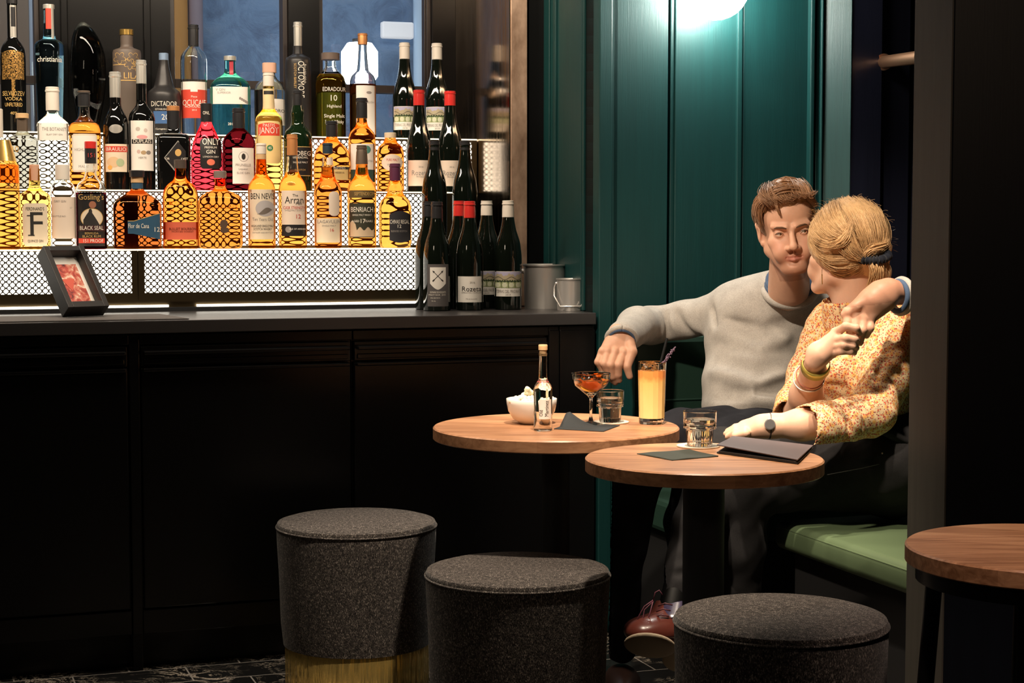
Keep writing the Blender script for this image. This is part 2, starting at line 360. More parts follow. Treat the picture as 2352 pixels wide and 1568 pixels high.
# ------------------------------------------------------------------ counter and cabinets
U0 = -2.25; UE = bar(1366, 717, 0)[0]
b = MB(); b.box(U0, UE, -.012, .99, .915, .949); tag(bbuild(b, 'worktop', M_worktop, bevel=.002), 'long black worktop of the back bar', 'worktop')
def cab(name, pxa, pxb, label, split=True, leftlip=0):
    ua, ub = bar(pxa, 900, 0)[0], bar(pxb, 900, 0)[0]; e = empty(name, S(ua, 0, 0), BANG, label=label, cat='cabinet', group='cabinet units of the back bar')
    wd = ub - ua; b = MB(); b.box(0, wd, .022, .9, .10, .912); b.box(.0, wd, .055, .9, 0, .10); b.build('carcass', M_black, e)
    b = MB(); b.box(0, wd, .0, .022, .885, .912); b.build('top_rail', M_black, e, bevel=.002)
    b = MB(); b.box(0, wd, .004, .022, .10, .165); b.build('bottom_rail', M_black, e, bevel=.002)
    g = .004
    b = MB(); b.box(g, wd - g, .002, .022, .826, .880); b.box(g + .006, wd - g - .006, -.022, .002, .858, .868)
    d = b.build('drawer', M_black, e, bevel=.0025)
    b = MB(); b.box(.012, wd - .012, -.003, .0018, .832, .846); b.build('finger_rail', M_black, d, bevel=.002)
    b = MB(); b.box(g, wd - g, .002, .022, .170, .822); b.box(g + .004, wd - g - .004, -.014, .002, .812, .822)
    d = b.build('door', M_black, e, bevel=.003)
cab('bar_cabinet', -160, 297, 'black lacquered bar cabinet unit at the left, below the framed picture')
cab('bar_cabinet', 322, 809, 'black lacquered bar cabinet unit in the middle, behind the farthest stool')
cab('bar_cabinet', 811, 1260, 'black lacquered bar cabinet unit behind the table with the popcorn bowl')
for a, c, l in ((298, 321, 'narrow black stile between the left and middle bar cabinets'), (1261, 1284, 'narrow black stile right of the bar cabinets'), (1286, 1366, 'black end panel of the bar counter beside the green wall')):
    ua, ub = bar(a, 900, 0)[0], bar(c, 900, 0)[0]; b = MB(); b.box(0, ub - ua, .004, .06, 0, .912); b.box(0, ub - ua, -.002, .004, .10, .90)
    tag(b.build('cabinet_panel', M_black, loc=S(ua, 0, 0), rz=BANG, bevel=.002), l, 'panel')
# ------------------------------------------------------------------ lit stepped bottle shelf
ZT = [.949, bar(600, 571, .50)[1], bar(600, 438, .63)[1], bar(600, 311, .76)[1]]
VF = [.50, .63, .76]
m_perf = mat('perforated_brass', (.16, .115, .06), .35, metal=1, emit=(1, .93, .80), es=1); n = N(m_perf)
P_ = .01835
sp = n.node('ShaderNodeSeparateXYZ'); n.link(n.coord((1 / P_, 1, 1 / P_)), sp.inputs[0])
ax = n.math('ABSOLUTE', n.math('SUBTRACT', n.math('FRACT', sp.outputs[0]), .5)); az = n.math('ABSOLUTE', n.math('SUBTRACT', n.math('FRACT', sp.outputs[2]), .5))
bx = n.math('SUBTRACT', .5, ax); bz = n.math('SUBTRACT', .5, az)
cir = n.math('LESS_THAN', n.math('ADD', n.math('MULTIPLY', bx, bx), n.math('MULTIPLY', bz, bz)), .27 ** 2)
dia = n.math('LESS_THAN', n.math('ADD', n.math('POWER', ax, 1.15), n.math('POWER', az, 1.15)), .355)
mk = n.math('MAXIMUM', cir, dia)
n.link(n.math('MULTIPLY', mk, 2.1), n.b.inputs['Emission Strength'])
n.link(n.math('SUBTRACT', 1.0, mk), n.b.inputs['Metallic'])
M_sheet = mat('brass_sheet', (.15, .11, .06), .35, metal=1)
M_glow = mat('lit_shelf_top', (.8, .75, .65), .5, emit=(1, .86, .62), es=1.5)
M_led = mat('led_strip', (1, 1, 1), .5, emit=(1, .93, .8), es=5)
uL = U0 + .02
ends = [bar(974, 600, .50)[0], bar(1040, 500, .63)[0], UM - .003]
useam = bar(317, 640, .50)[0]
for i in (2, 1, 0):
    e = empty('lit_bottle_shelf', S(0, .50, .949), BANG, label=('lowest glowing perforated brass shelf step standing on the worktop', 'middle glowing perforated brass shelf step behind the lowest bottles', 'highest glowing perforated brass shelf step in front of the windows')[i], cat='shelf', group='stepped lit bottle shelves')
    z0, z1 = ZT[i] - .949, ZT[i + 1] - .949; v0 = VF[i] - .5; zb = z0 + (.028 if i == 0 else .0)
    for a, c in ((uL, useam - .0012), (useam + .0012, ends[i])):
        m0, nz = .012, .016
        x0, x1 = a + m0, c - m0; zz0, zz1 = (zb + .018 if i == 0 else zb + .004), z1 - .006
        x0 = math.ceil(x0 / P_) * P_; x1 = math.floor(x1 / P_) * P_
        zz0 = math.ceil(zz0 / P_ * 2) / 2 * P_; zz1 = math.floor(zz1 / P_ * 2) / 2 * P_ + P_ * .25
        q = MB(); q.quad((x0, v0, zz0), (x1, v0, zz0), (x1, v0, zz1), (x0, v0, zz1)); q.build('perforated_panel', m_perf, e)
        q = MB()
        for X0, X1, Za, Zb in ((a, x0, zb, z1 - .004), (x1, c, zb, z1 - .004), (x0, x1, zb, zz0), (x0, x1, zz1, z1 - .004)):
            q.quad((X0, v0, Za), (X1, v0, Za), (X1, v0, Zb), (X0, v0, Zb))
        q.build('panel_border', M_sheet, e)
    q = MB(); v1 = (VF[i + 1] if i < 2 else VW) - .5; q.box(uL, ends[i], v0 - .003, v1, z1 - .004, z1); q.build('shelf_top', M_glow, e)
    q = MB(); q.box(uL, ends[i] - .001, v0 + .006, v1 + .01, z0, z1 - .006); q.build('light_box', M_sheet, e)
q = MB(); q.box(uL, ends[0], -.012, .01, 0, .012); q.build('plinth', M_blackm, e)
q = MB()
for a, c in ((-160, 387), (452, 972)): q.box(bar(a, 700, .5)[0], bar(c, 700, .5)[0], -.006, .004, .013, .019)
q.build('led_strip', M_led, e)
# window sill behind the top step
# ------------------------------------------------------------------ bottles
def prof_interp(pts, step=5.0, sm=True):
    """(h, r) polyline, heights ascending -> densified smooth profile"""
    out = []
    for i in range(len(pts) - 1):
        p0 = pts[max(i - 1, 0)]; p1 = pts[i]; p2 = pts[i + 1]; p3 = pts[min(i + 2, len(pts) - 1)]
        k = max(1, int(abs(p2[0] - p1[0]) / step)); k = min(k, 10)
        h = p2[0] - p1[0]
        def sl(a, b): return (b[1] - a[1]) / (b[0] - a[0]) if abs(b[0] - a[0]) > 1e-9 else 0
        s1, s2, s0 = sl(p1, p2), sl(p2, p3) if i + 2 < len(pts) else 0, sl(p0, p1) if i else 0
        m1 = 0 if s0 * s1 <= 0 else 2 * s0 * s1 / (s0 + s1); m2 = 0 if s1 * s2 <= 0 else 2 * s1 * s2 / (s1 + s2)
        for j in range(k):
            t = j / k; t2, t3 = t * t, t * t * t
            out.append((p1[0] + t * h, (2 * t3 - 3 * t2 + 1) * p1[1] + (t3 - 2 * t2 + t) * h * m1 + (-2 * t3 + 3 * t2) * p2[1] + (t3 - t2) * h * m2))
    out.append(pts[-1]); return out
CREAM = (.78, .70, .58); WHITE = (.85, .82, .76); BLK = (.012, .012, .013); RED = (.55, .03, .03); GOLD = (.62, .40, .14); GREY = (.35, .33, .32)
class Bottle:
    def __init__(s, label, cx, yb, v, z, pts, glass_m, name='spirit_bottle', cat='bottle', fill=None, liq=None, sq=2.0, asp=1.0, off=None, group=None, turn=0, seg=44, pos=None):
        u, zz, Y = bar(cx, yb, v) if pos is None else (0, 0, pos[1]); s.s = Y / FPX * 1.002; s.yb = yb; s.sq = sq; s.asp = asp
        p = S(u, v, z) if pos is None else pos; s.e = empty(name, p, math.atan2(-p[0], p[1]) + turn, label=label, cat=cat, group=group)
        pr = [(yb - y, hw) for y, hw in pts]; r0 = pr[0][1]
        pr = [(0, r0 * .9)] + [(1.5, r0)] + [q for q in pr if q[0] > 1.6]
        s.pr = prof_interp(pr); s.top = s.pr[-1][0]
        P = [(r * s.s, h * s.s) for h, r in s.pr]; s.off = off
        offs = [off(h) * s.s for h, r in s.pr] if off else None
        if fill is None:
            b = MB(); b.lathe(P, seg, sq=sq, asp=asp, off=offs); b.build('glass_body', glass_m, s.e, smooth=True, angle=50)
        else:
            hf = yb - fill; lo = [q for q in P if q[1] <= hf * s.s]; hi = [q for q in P if q[1] > hf * s.s]
            rf = s.r(hf) * s.s; lo = lo + [(rf, hf * s.s)]
            b = MB(); b.lathe(lo, seg, sq=sq, asp=asp); b.build('liquid', liq, s.e, smooth=True, angle=50)
            t = .0022; outer = [(rf, hf * s.s + .0006)] + hi; inner = [(max(r - t, .002), h) for r, h in outer][::-1]
            b = MB(); b.lathe(outer + inner, seg, sq=sq, asp=asp, close=True); b.build('glass_body', glass_m, s.e, smooth=True, angle=50)
    def r(s, h):
        for (h0, r0), (h1, r1) in zip(s.pr, s.pr[1:]):
            if h0 <= h <= h1: return r0 + (r1 - r0) * ((h - h0) / (h1 - h0 + 1e-9))
        return s.pr[-1][1]
    def surf(s, x, h, ex=.0004):        # x, h in px -> local point on the front surface
        R = s.r(h); q = min(abs(x) / R, .985)
        y = -R * s.asp * (1 - q ** s.sq) ** (1 / s.sq)
        o = s.off(h) if s.off else 0
        return ((x + o) * s.s, y * s.s - ex, h * s.s)
    def cap(s, y0, y1, hw, m, name='cap', hw1=None, ring=True, sq=None, seg=28):
        a, c = (s.yb - y1) * s.s, (s.yb - y0) * s.s; r0 = hw * s.s; r1 = (hw1 or hw) * s.s
        pr = [(r0, a), (r0 + (r1 - r0) * .6, a + (c - a) * .6)]
        if ring: pr += [(r1 * .97, a + (c - a) * .78), (r1 * 1.07, a + (c - a) * .80), (r1 * 1.07, a + (c - a) * .86), (r1 * .99, a + (c - a) * .88)]
        pr += [(r1, c - .0015), (r1 * .9, c)]
        ox = s.off(s.yb - (y0 + y1) / 2) * s.s if s.off else 0
        b = MB(); b.lathe(pr, seg, c=(ox, 0, 0), sq=sq or 2.0); return b.build(name, m, s.e, smooth=True, angle=35)
    def patch(s, cols, m, name='label', parent=None, ex=.0004, dx=0):   # cols: (x, y_top, y_bot) in px
        V = []; Fc = []; nr = 8; loc = np.zeros(3)
        for x, yt, yb_ in cols:
            for j in range(nr + 1): V.append(s.surf(x + dx, s.yb - (yt + (yb_ - yt) * j / nr), ex))
        for i in range(len(cols) - 1):
            for j in range(nr): a = i * (nr + 1) + j; Fc.append((a, a + 1, a + nr + 2, a + nr + 1))
        b = MB(); b.add(V, Fc); return b.build(name, m, parent or s.e, smooth=True, angle=180)
    def rect(s, y0, y1, hw, m, dx=0, name='label', parent=None, ex=.0004, k=14, corner=0, arch=0):
        cols = []
        for i in range(k + 1):
            x = -hw + 2 * hw * i / k; c = 0
            if corner: q = max(0, abs(x) - (hw - corner)) / corner; c = corner * (1 - math.sqrt(max(0, 1 - q * q)))
            cols.append((x, y0 + c + arch * (x / hw) ** 2, y1 - c - arch * (x / hw) ** 2 * 0))
        return s.patch(cols, m, name, parent, ex, dx)
    def oval(s, cx, cy, rx, ry, m, name='emblem', parent=None, ex=.0007):
        cols = []
        for i in range(17):
            a = PI * i / 16; x = -rx * math.cos(a); h = ry * math.sin(a) + .05; cols.append((cx + x, cy - h, cy + h))
        return s.patch(cols, m, name, parent, ex)
    def text(s, rows, parent, ex=.0009, name='lettering'):     # rows: (txt, x, y, size_px, color[, maxw, rot])
        for r in rows:
            txt, x, y, sz, colr = r[:5]; mw = r[5] if len(r) > 5 else None; rot = r[6] if len(r) > 6 else 0
            V, Fc = text_mesh(txt, sz * 1.35, x, -y, rot, maxw=mw)
            if not len(V): continue
            P3 = [s.surf(a, s.yb + c, ex) for a, c in V]
            b = MB(); b.add(P3, Fc); b.build(name, colr if not isinstance(colr, tuple) else plain(colr, .5), parent)
def amber(c): return glass(c, 1.37)
A1 = amber((.96, .61, .25)); A2 = amber((.93, .55, .21)); A3 = amber((.88, .49, .19)); AY = amber((1, .80, .40)); 
AD = amber((.68, .36, .16)); AP = amber((.92, .22, .28)); ADR = amber((.30, .06, .08)); CW = amber((.97, .98, .97)); CG = amber((.70, .72, .68)); OL = amber((.80, .62, .16))
G_blue = glass((.62, .78, .86), 1.42); G_teal = glass((.42, .78, .72), 1.42); G_dk = glass((.45, .46, .46), 1.42)
B_gloss = mat('black_glass', (.004, .004, .004), .04, spec=.7, coat=.3); B_wine = mat('dark_wine_glass', (.004, .006, .004), .05, spec=.75, coat=.3)
B_matte = mat('matte_black_glass', (.022, .021, .022), .38); B_taupe = mat('taupe_ceramic', (.115, .088, .072), .5)
K_black = mat('black_capsule', (.020, .020, .022), .35); K_white = mat('white_capsule', (.74, .68, .60), .35); K_silver = mat('silver_capsule', (.70, .68, .62), .3, metal=.6)
K_red = mat('red_wax', (.62, .035, .03), .22, coat=.4); K_gold = mat('gold_cap', (.85, .55, .16), .25, metal=.9); K_cork = mat('cork', (.62, .40, .20), .8)
K_copper = mat('copper_cap', (.72, .32, .12), .35, metal=.5); K_purple = mat('purple_capsule', (.10, .025, .06), .4); K_bronze = mat('bronze_capsule', (.16, .12, .09), .4, metal=.5); K_navy = mat('navy_capsule', (.02, .04, .06), .4)
L_white = mat('white_label', (.82, .79, .73), .6); L_cream = mat('cream_label', (.78, .66, .50), .6); L_black = mat('black_label', (.014, .013, .014), .5); L_red = mat('red_label', (.62, .06, .035), .5)
L_pink = mat('pinkish_label', (.82, .68, .56), .6); L_orange = mat('orange_label', (.66, .13, .07), .5); L_blue = mat('blue_label', (.03, .09, .16), .5); L_blue2 = mat('bright_blue_label', (.06, .14, .33), .5); L_yel = mat('yellow_label', (.80, .60, .26), .6)
T_k = plain((.03, .028, .026), .5); T_w = plain((.85, .80, .70), .5); T_g = plain(GOLD, .4); T_r = plain((.55, .05, .04), .5); T_gr = plain((.30, .27, .25), .5)
X3 = dict(yb=311, v=.865, z=ZT[3]); X2 = dict(yb=438, v=.70, z=ZT[2]); X1 = dict(yb=569, v=.565, z=ZT[1]); CN = dict(z=.949)
def land(s, hw, y0, y1, dx=0, words='TERRAS DEL PRIORAT'):
    L = s.rect(y0, y1, hw, L_white, dx=dx); H = y1 - y0; k = 24; rr = random.Random(3)
    xs = [-hw + 1 + (2 * hw - 2) * i / k for i in range(k + 1)]
    s.patch([(x, y0 + 1, y0 + H * .22) for x in xs], plain((.42, .40, .55), .6), 'picture', L, .0006, dx)
    s.patch([(x, y0 + H * (.20 - .10 * abs(math.sin(x * .13 + 1)) - .03 * math.sin(x * .7)), y0 + H * .36) for x in xs], plain((.42, .36, .24), .6), 'picture', L, .0008, dx)
    s.patch([(x, y0 + H * (.27 - .06 * math.sin(x * .21)), y0 + H * (.29 - .06 * math.sin(x * .21))) for x in xs], T_k, 'picture', L, .0010, dx)
    s.patch([(x, y0 + H * .36, y0 + H * .66) for x in xs], plain((.36, .42, .20), .6), 'picture', L, .0009, dx)
    s.patch([(x, y0 + H * (.36 + .03 * math.sin(x * 1.1)), y0 + H * (.43 + .03 * math.cos(x * 1.7))) for x in xs], plain((.03, .05, .02), .6), 'picture', L, .0011, dx)
    for i in range(4):
        xc = -hw + hw * (.25 + .5 * i)
        s.oval(dx + xc, y0 + H * .54, hw * .19, H * .10, plain((.62, .64, .46), .6), 'picture', L, .0012)
        s.patch([(xc - hw * .25, y0 + H * .44, y0 + H * .66), (xc - hw * .22, y0 + H * .44, y0 + H * .66)], T_k, 'picture', L, .0013, dx)
    s.text([(words, dx, y0 + H * .80, H * .13, T_gr, hw * 1.8), ('2014', dx, y0 + H * .93, H * .08, T_gr)], L, .0012)
# ---- top step
b = Bottle('tall black vodka bottle with a golden tree and gold lettering at the left edge', 33, pts=[(311, 27), (145, 28), (122, 26), (108, 19), (97, 11), (8, 11)], glass_m=B_gloss, **X3)
b.cap(7, 20, 12, K_black, ring=False); L = b.rect(24, 96, 7, K_silver, dx=2, name='neck_seal'); b.rect(28, 72, 5, K_black, dx=2, ex=.0008, name='seal_panel', parent=L)
mt = mat('gold_tree_print', GOLD, .35, metal=.6); n = N(mt); f = n.noise(n.coord((1, 1, 1)), 220, 3, .6, 1.5); n.link(n.ramp(f, [(.48, (.008, .006, .004)), (.53, (.75, .42, .12))]), n.b.inputs['Base Color'])
L = b.rect(126, 192, 24, mt, name='tree_print', arch=6); b.patch([(x, 185 - 3 * math.cos(x), 232) for x in range(-4, 5, 2)], mt, 'trunk_print', L, .0008)
b.text([('SELVHOZEV', 0, 224, 11, T_g, 48), ('VODKA', 0, 236, 8, T_g), ('UNFILTERED', 0, 249, 9, T_g, 38), ('40%', 0, 268, 7, T_g)], L)
b = Bottle('tall pale blue vodka bottle with a red-striped neck seal', 117, pts=[(311, 27), (270, 29), (112, 33), (105, 29), (98, 15), (90, 13), (24, 12)], glass_m=G_blue, **X3)
b.cap(20, 30, 13, K_silver, ring=False); L = b.rect(24, 76, 6, L_red, dx=-1, name='neck_seal', ex=.001); b.rect(26, 98, 3, K_silver, dx=8, name='neck_seal', ex=.001)
b.text([('christiania', 0, 146, 13, T_w, 54)], L)
b = Bottle('curved leaf-shaped clear bottle with a slanted dark tip', 205, pts=[(311, 16), (270, 27), (220, 36), (180, 40), (145, 39), (118, 36), (100, 32), (80, 24), (66, 14), (58, 3)], glass_m=G_dk,
           off=lambda h: -max(0, h - 175) ** 1.35 * .029, **X3)
b = Bottle('taupe ceramic gin bottle with golden flower outlines and gold cap', 294, pts=[(311, 32), (126, 32), (120, 30), (115, 16), (112, 14), (86, 14)], glass_m=B_taupe, **X3)
b.cap(73, 86, 15.5, K_gold, ring=False); fl = None
for cx_, cy_, r_ in ((-16, 140, 13), (14, 140, 13), (6, 153, 12), (22, 158, 11)):
    for i in range(5):
        a0 = 2 * PI * i / 5 + .3; pts_ = []
        V = []; F2 = []
        for j in range(13):
            t = j / 12 * 2 - 1; rr_ = r_ * (1 - .25 * abs(t) ** 3) * (.55 + .45 * math.cos(t * 1.4)); a = a0 + t * .62
            for d_ in (0, 1.1): V.append(b.surf(max(-31, min(31, cx_ + (rr_ + d_) * math.cos(a))), b.yb - (cy_ + (rr_ + d_) * math.sin(a)), .0006))
        F2 = [(2 * j, 2 * j + 1, 2 * j + 3, 2 * j + 2) for j in range(12)]
        q = MB(); q.add(V, F2); q.build('flower_print', T_g, b.e)
b.text([('LILA', 10, 180, 15, T_g, 36)], b.e); b.rect(189, 191, 31, T_g, name='gold_line'); b.rect(154, 155.5, 14, T_g, dx=-17, name='gold_line')
b = Bottle('matte black rum bottle with swollen neck and blue label reading 20', 378, pts=[(311, 37), (225, 38), (212, 35), (203, 24), (190, 20), (168, 15), (148, 11), (128, 10)], glass_m=B_matte, **X3)
b.cap(125, 150, 10.5, mat('blue_silver_seal', (.30, .42, .60), .35, metal=.4), ring=False)
L = b.rect(258, 286, 28, L_blue2, dx=4); b.text([('20', 2, 272, 13, T_w)], L); b.text([('DICTADOR', 0, 242, 12, T_w, 58), ('ESTABLISHED 1913', 2, 254, 4, T_w), ('Cartagena de Indias', 2, 298, 4, T_w)], b.e)
b = Bottle('clear pisco bottle with black capsule and red and white label', 447, pts=[(311, 28), (150, 30), (132, 29), (118, 20), (108, 12), (100, 11)], glass_m=M_clear, fill=190, liq=CW, **X3)
b.cap(60, 108, 12, K_black); L = b.rect(208, 272, 28.5, L_red); b.rect(190, 208, 28.5, L_white); b.rect(203, 213, 8, L_white, parent=L, ex=.0008, name='emblem')
b.text([('OCUCAJE', 0, 238, 14, T_w, 52), ('ACHOLADO', 0, 246, 5.5, T_w), ('Pisco', 0, 224, 5, T_w), ('2013', 0, 254, 4, T_w)], L)
b = Bottle('broad blue-green gin bottle with wide white label', 530, pts=[(311, 45), (205, 46), (192, 42), (180, 30), (170, 15), (160, 12), (138, 12)], glass_m=G_teal, sq=3.0, asp=.62, **X3)
b.cap(129, 139, 14, K_silver, ring=False); b.rect(140, 172, 4.5, plain((.45, .04, .06), .4), dx=3, name='neck_tag', ex=.001)
L = b.rect(200, 239, 45, L_white); b.text([('V GIN', -22, 207, 6, T_gr), ('SUPERIOR', -14, 214, 5, T_gr), ('2013', 2, 284, 6, T_w)], L)
for i in range(5): b.oval(22 + 4 * i, 226 + 2.2 * i, 2.6, 3.2, T_gr, 'leaf_print', L)
b = Bottle('clear shouldered bottle with pinkish stopper and label reading ORO', 620, pts=[(311, 34), (210, 35), (192, 30), (180, 18), (172, 13), (160, 12)], glass_m=M_clear, fill=205, liq=CW, **X3)
b.cap(143, 165, 16, mat('pink_stopper', (.72, .42, .30), .4), 'stopper', ring=False, sq=3)
L = b.rect(226, 285, 24, L_white, dx=10); b.text([('ORO', 22, 253, 8, T_k)], L)
b = Bottle('tall matte black whisky bottle with silver cap and vertical white lettering', 686, pts=[(311, 29), (145, 29), (131, 27), (126, 18), (122, 12), (104, 11)], glass_m=B_matte, **X3)
b.cap(50, 105, 9.5, K_silver, hw1=10); b.text([('OCTOMORE', 6, 181, 15, T_w, 82, -PI / 2), ('SCOTCH BARLEY', -7, 173, 6, T_g, 56, -PI / 2), ('Bruichladdich', 15, 168, 6, T_w, 44, -PI / 2)], b.e)
b = Bottle('olive-gold whisky decanter with dark disc stopper and white lettering', 760, pts=[(311, 34), (190, 34), (172, 30), (160, 18), (152, 13), (136, 12)], glass_m=M_clear, fill=166, liq=OL, sq=2.6, asp=.8, **X3)
b.cap(118, 134, 21, mat('dark_stopper', (.16, .12, .10), .3), 'stopper', ring=False)
b.text([('EDRADOUR', 8, 202, 10, T_w, 52), ('10', 6, 222, 14, T_w), ('Highland', 8, 240, 7, T_w), ('Single Malt', 8, 262, 8, T_w), ('Scotch Whisky', 8, 275, 8, T_w, 42)], b.e)
b = Bottle('amber whisky bottle with copper cork, white label, in front of the round lamp reflection', 834, pts=[(311, 30), (185, 30), (168, 25), (157, 14), (130, 11), (98, 9.5)], glass_m=M_clear, fill=188, liq=A3, **X3)
b.cap(73, 98, 11, K_copper, 'stopper'); L = b.rect(192, 302, 22, L_white, dx=7); b.text([('14', 7, 228, 8, T_gr), ('CLYNELISH', 10, 230, 5, T_gr, 30)], L); b.oval(14, 208, 6, 3, T_gr, 'cat_print', L)
for cx_, top, dy, where in ((930, 92, 0, 'left one'), (1004, 95, 3, 'right one')):
    b = Bottle('burgundy wine bottle with white capsule and vineyard label on the top step, %s' % where, cx_, 311 + dy, .87, ZT[3],
               [(311 + dy, 27), (222 + dy, 28), (196 + dy, 24), (168 + dy, 16), (140 + dy, 12.5), (top, 11)], B_wine, name='wine_bottle', cat='wine bottle', group='wine bottles at the right end')
    b.cap(top, 136 + dy, 12, K_white); land(b, 25, 237 + dy, 290 + dy)
# ---- middle step
b = Bottle('clear bottle with white ball cap cut by the left edge, middle step', -14, pts=[(438, 26), (330, 26), (310, 18), (300, 12)], glass_m=CW, **X2); b.cap(255, 320, 23, K_white, ring=False)
b = Bottle('smoky clear bottle with cork stopper on the middle step, below the golden tree bottle', 54, pts=[(438, 35), (328, 35), (320, 30), (313, 16), (306, 12), (282, 12)], glass_m=glass((.62, .62, .58), 1.42), sq=3.2, asp=.75, **X2)
b.cap(265, 276, 14.5, K_cork, 'stopper', ring=False); b.rect(276, 306, 12, K_bronze, name='neck_label', ex=.0008); b.text([('40', -18, 348, 15, T_g), ('ESPOLON', 5, 350, 8, T_k, 30)], b.e)
b = Bottle('clear gin bottle with white cap and wide white label', 124, pts=[(438, 36), (296, 36), (286, 34), (277, 24), (266, 13), (258, 12)], glass_m=CW, sq=3.4, asp=.8, **X2)
b.cap(205, 258, 15, K_white); L = b.rect(288, 327, 34, L_white); b.text([('THE BOTANIST', 3, 302, 8, T_gr, 54), ('ISLAY DRY GIN', 3, 314, 4, T_gr)], L)
b = Bottle('amber whisky bottle with brown-black capsule and plain cream label', 196, pts=[(438, 35), (305, 36), (290, 32), (278, 18), (268, 13), (250, 12)], glass_m=M_clear, fill=286, liq=A2, **X2)
b.cap(213, 248, 13.5, K_black, hw1=14); b.cap(213, 220, 14.2, K_bronze, 'cap_top', ring=False); L = b.rect(312, 398, 28, L_cream, corner=4); b.rect(316, 394, 25, L_white, ex=.0007, parent=L, name='label_field'); b.text([('HIGHLAND', -4, 348, 7, T_gr, 36), ('MALT', -4, 386, 6, T_gr)], L)
b = Bottle('black amaro bottle with silver capsule, oval silver badge and red-banded label', 268, pts=[(438, 28), (295, 29), (276, 26), (258, 17), (246, 13), (228, 12.5)], glass_m=B_gloss, **X2)
b.cap(170, 229, 12.5, K_silver, hw1=13); b.oval(0, 300, 15, 10, K_silver, 'badge'); L = b.rect(334, 397, 27, L_cream); b.rect(339, 352, 25, L_red, ex=.0007, parent=L, name='red_band')
b.text([('BRAULIO', 0, 346, 9, T_w, 44)], L, .0011); b.oval(-6, 375, 14, 12, plain((.72, .50, .30), .6), 'picture', L); b.oval(9, 376, 9, 9, plain((.42, .50, .30), .6), 'picture', L, .0009); b.oval(-14, 387, 5, 5, plain((.8, .4, .1), .6), 'picture', L, .0011)
b = Bottle('black absinthe bottle with silver capsule and tall white label with black banner', 328, pts=[(438, 29), (280, 30), (264, 27), (250, 16), (240, 12), (196, 11.5)], glass_m=B_gloss, **X2)
b.cap(143, 197, 11.5, K_silver); L = b.rect(281, 394, 28.5, L_white); b.rect(323, 333, 23, T_k, ex=.0007, parent=L, name='banner'); b.text([('DUPLAIS', 0, 328, 9, T_w, 40), ('VERTE', 0, 365, 5, T_gr)], L, .0011)
for x_, y_, rx_, c_ in ((0, 318, 12, (.75, .35, .35)), (-9, 300, 5, (.5, .45, .4)), (8, 303, 4, (.6, .5, .45)), (3, 353, 6, (.45, .32, .18)), (14, 353, 5, (.25, .22, .2)), (-8, 351, 4, (.6, .45, .4))): b.oval(x_, y_, rx_, 4.5, plain(c_, .6), 'ornament', L)
b = Bottle('square dark decanter with copper-topped black cap and diamond label', 400, pts=[(438, 37), (320, 38), (313, 34), (308, 20), (303, 14), (296, 13)], glass_m=B_gloss, sq=6, asp=.9, **X2)
b.cap(247, 300, 14, K_black, ring=False); b.cap(246, 257, 14.4, K_copper, 'cap_top', ring=False)
L = b.patch([(-29, 364, 365), (-14, 346, 382), (0, 328, 402), (14, 346, 382), (29, 364, 365)], L_black, 'label', dx=10, ex=.002); b.patch([(-31, 364, 366), (0, 325.5, 405), (31, 364, 366)], K_silver, 'label_border', L, .0012, 10)
b.oval(10, 353, 7, 8, T_g, 'emblem', L, .0026); b.text([('OR', -14, 367, 5, T_w), ('LVET', 24, 367, 5, T_w)], L, .003); b.rect(309, 311, 34, K_silver, name='shoulder_line')
b = Bottle('drop-shaped pink gin bottle with black label', 476, pts=[(438, 35), (365, 36), (340, 33), (318, 27), (300, 19), (286, 13), (278, 11)], glass_m=AP, **X2)
b.cap(240, 282, 13, K_black, ring=False); b.text([('ONLY', 2, 262, 8, T_w, 20)], b.e, .0035)
L = b.rect(320, 389, 24, L_black, dx=9, corner=8); b.text([('ONLY', 9, 328, 16, T_w, 38), ('PREMIUM', 9, 341, 5, T_w), ('GIN', 9, 351, 9, T_w, 22), ('LONDON DRY', 9, 362, 4, T_w)], L); b.oval(9, 374, 9, 7, plain((.8, .2, .12), .5), 'emblem', L, .0008)
b = Bottle('dark red round-shouldered bottle with black capsule and white portrait label', 550, pts=[(438, 36), (330, 37), (315, 32), (303, 20), (296, 13), (288, 12)], glass_m=ADR, **X2)
b.cap(250, 296, 14, K_black); L = b.rect(341, 422, 24, L_white, dx=9); b.oval(10, 361, 11, 11, T_gr, 'portrait', L); b.oval(10, 361, 10, 10, L_white, 'portrait', L, .0009); b.oval(10, 361, 4.5, 7, T_k, 'portrait', L, .0012)
b.text([('PRUNELLE', 9, 380, 6, T_gr, 34), ('Liqueur', 9, 389, 5, T_gr), ('SLOE GIN', 9, 398, 5, T_gr)], L)
b = Bottle('pale yellow pastis bottle with white neck and red-framed label', 619, pts=[(438, 31), (285, 31), (270, 29), (260, 20), (252, 14), (230, 13), (190, 12)], glass_m=AY, **X2)
b.cap(170, 200, 12.5, K_white, ring=True); b.rect(206, 252, 13, mat('neck_paper', (.80, .62, .34), .6), name='neck_label', ex=.0008); b.rect(211, 219, 12, T_k, name='neck_band', ex=.0012)
L = b.rect(268, 376, 28, L_yel, corner=10); b.rect(284, 313, 24, plain((.72, .07, .04), .5), ex=.0007, parent=L, name='red_field', arch=4); b.text([('PASTIS', 0, 290, 7, T_w, 30), ('JANOT', 0, 302, 15, T_w, 44)], L, .0011); b.oval(2, 341, 7, 7, plain((.05, .2, .08), .5), 'seal', L); b.text([('45', 2, 341, 6, T_w)], L, .0012)
b = Bottle('dark green whisky bottle with bulged neck and black label', 685, pts=[(438, 32), (320, 33), (303, 29), (288, 16), (275, 14), (262, 15), (250, 13), (240, 11)], glass_m=mat('dark_green_glass', (.006, .016, .006), .05, spec=.7), **X2)
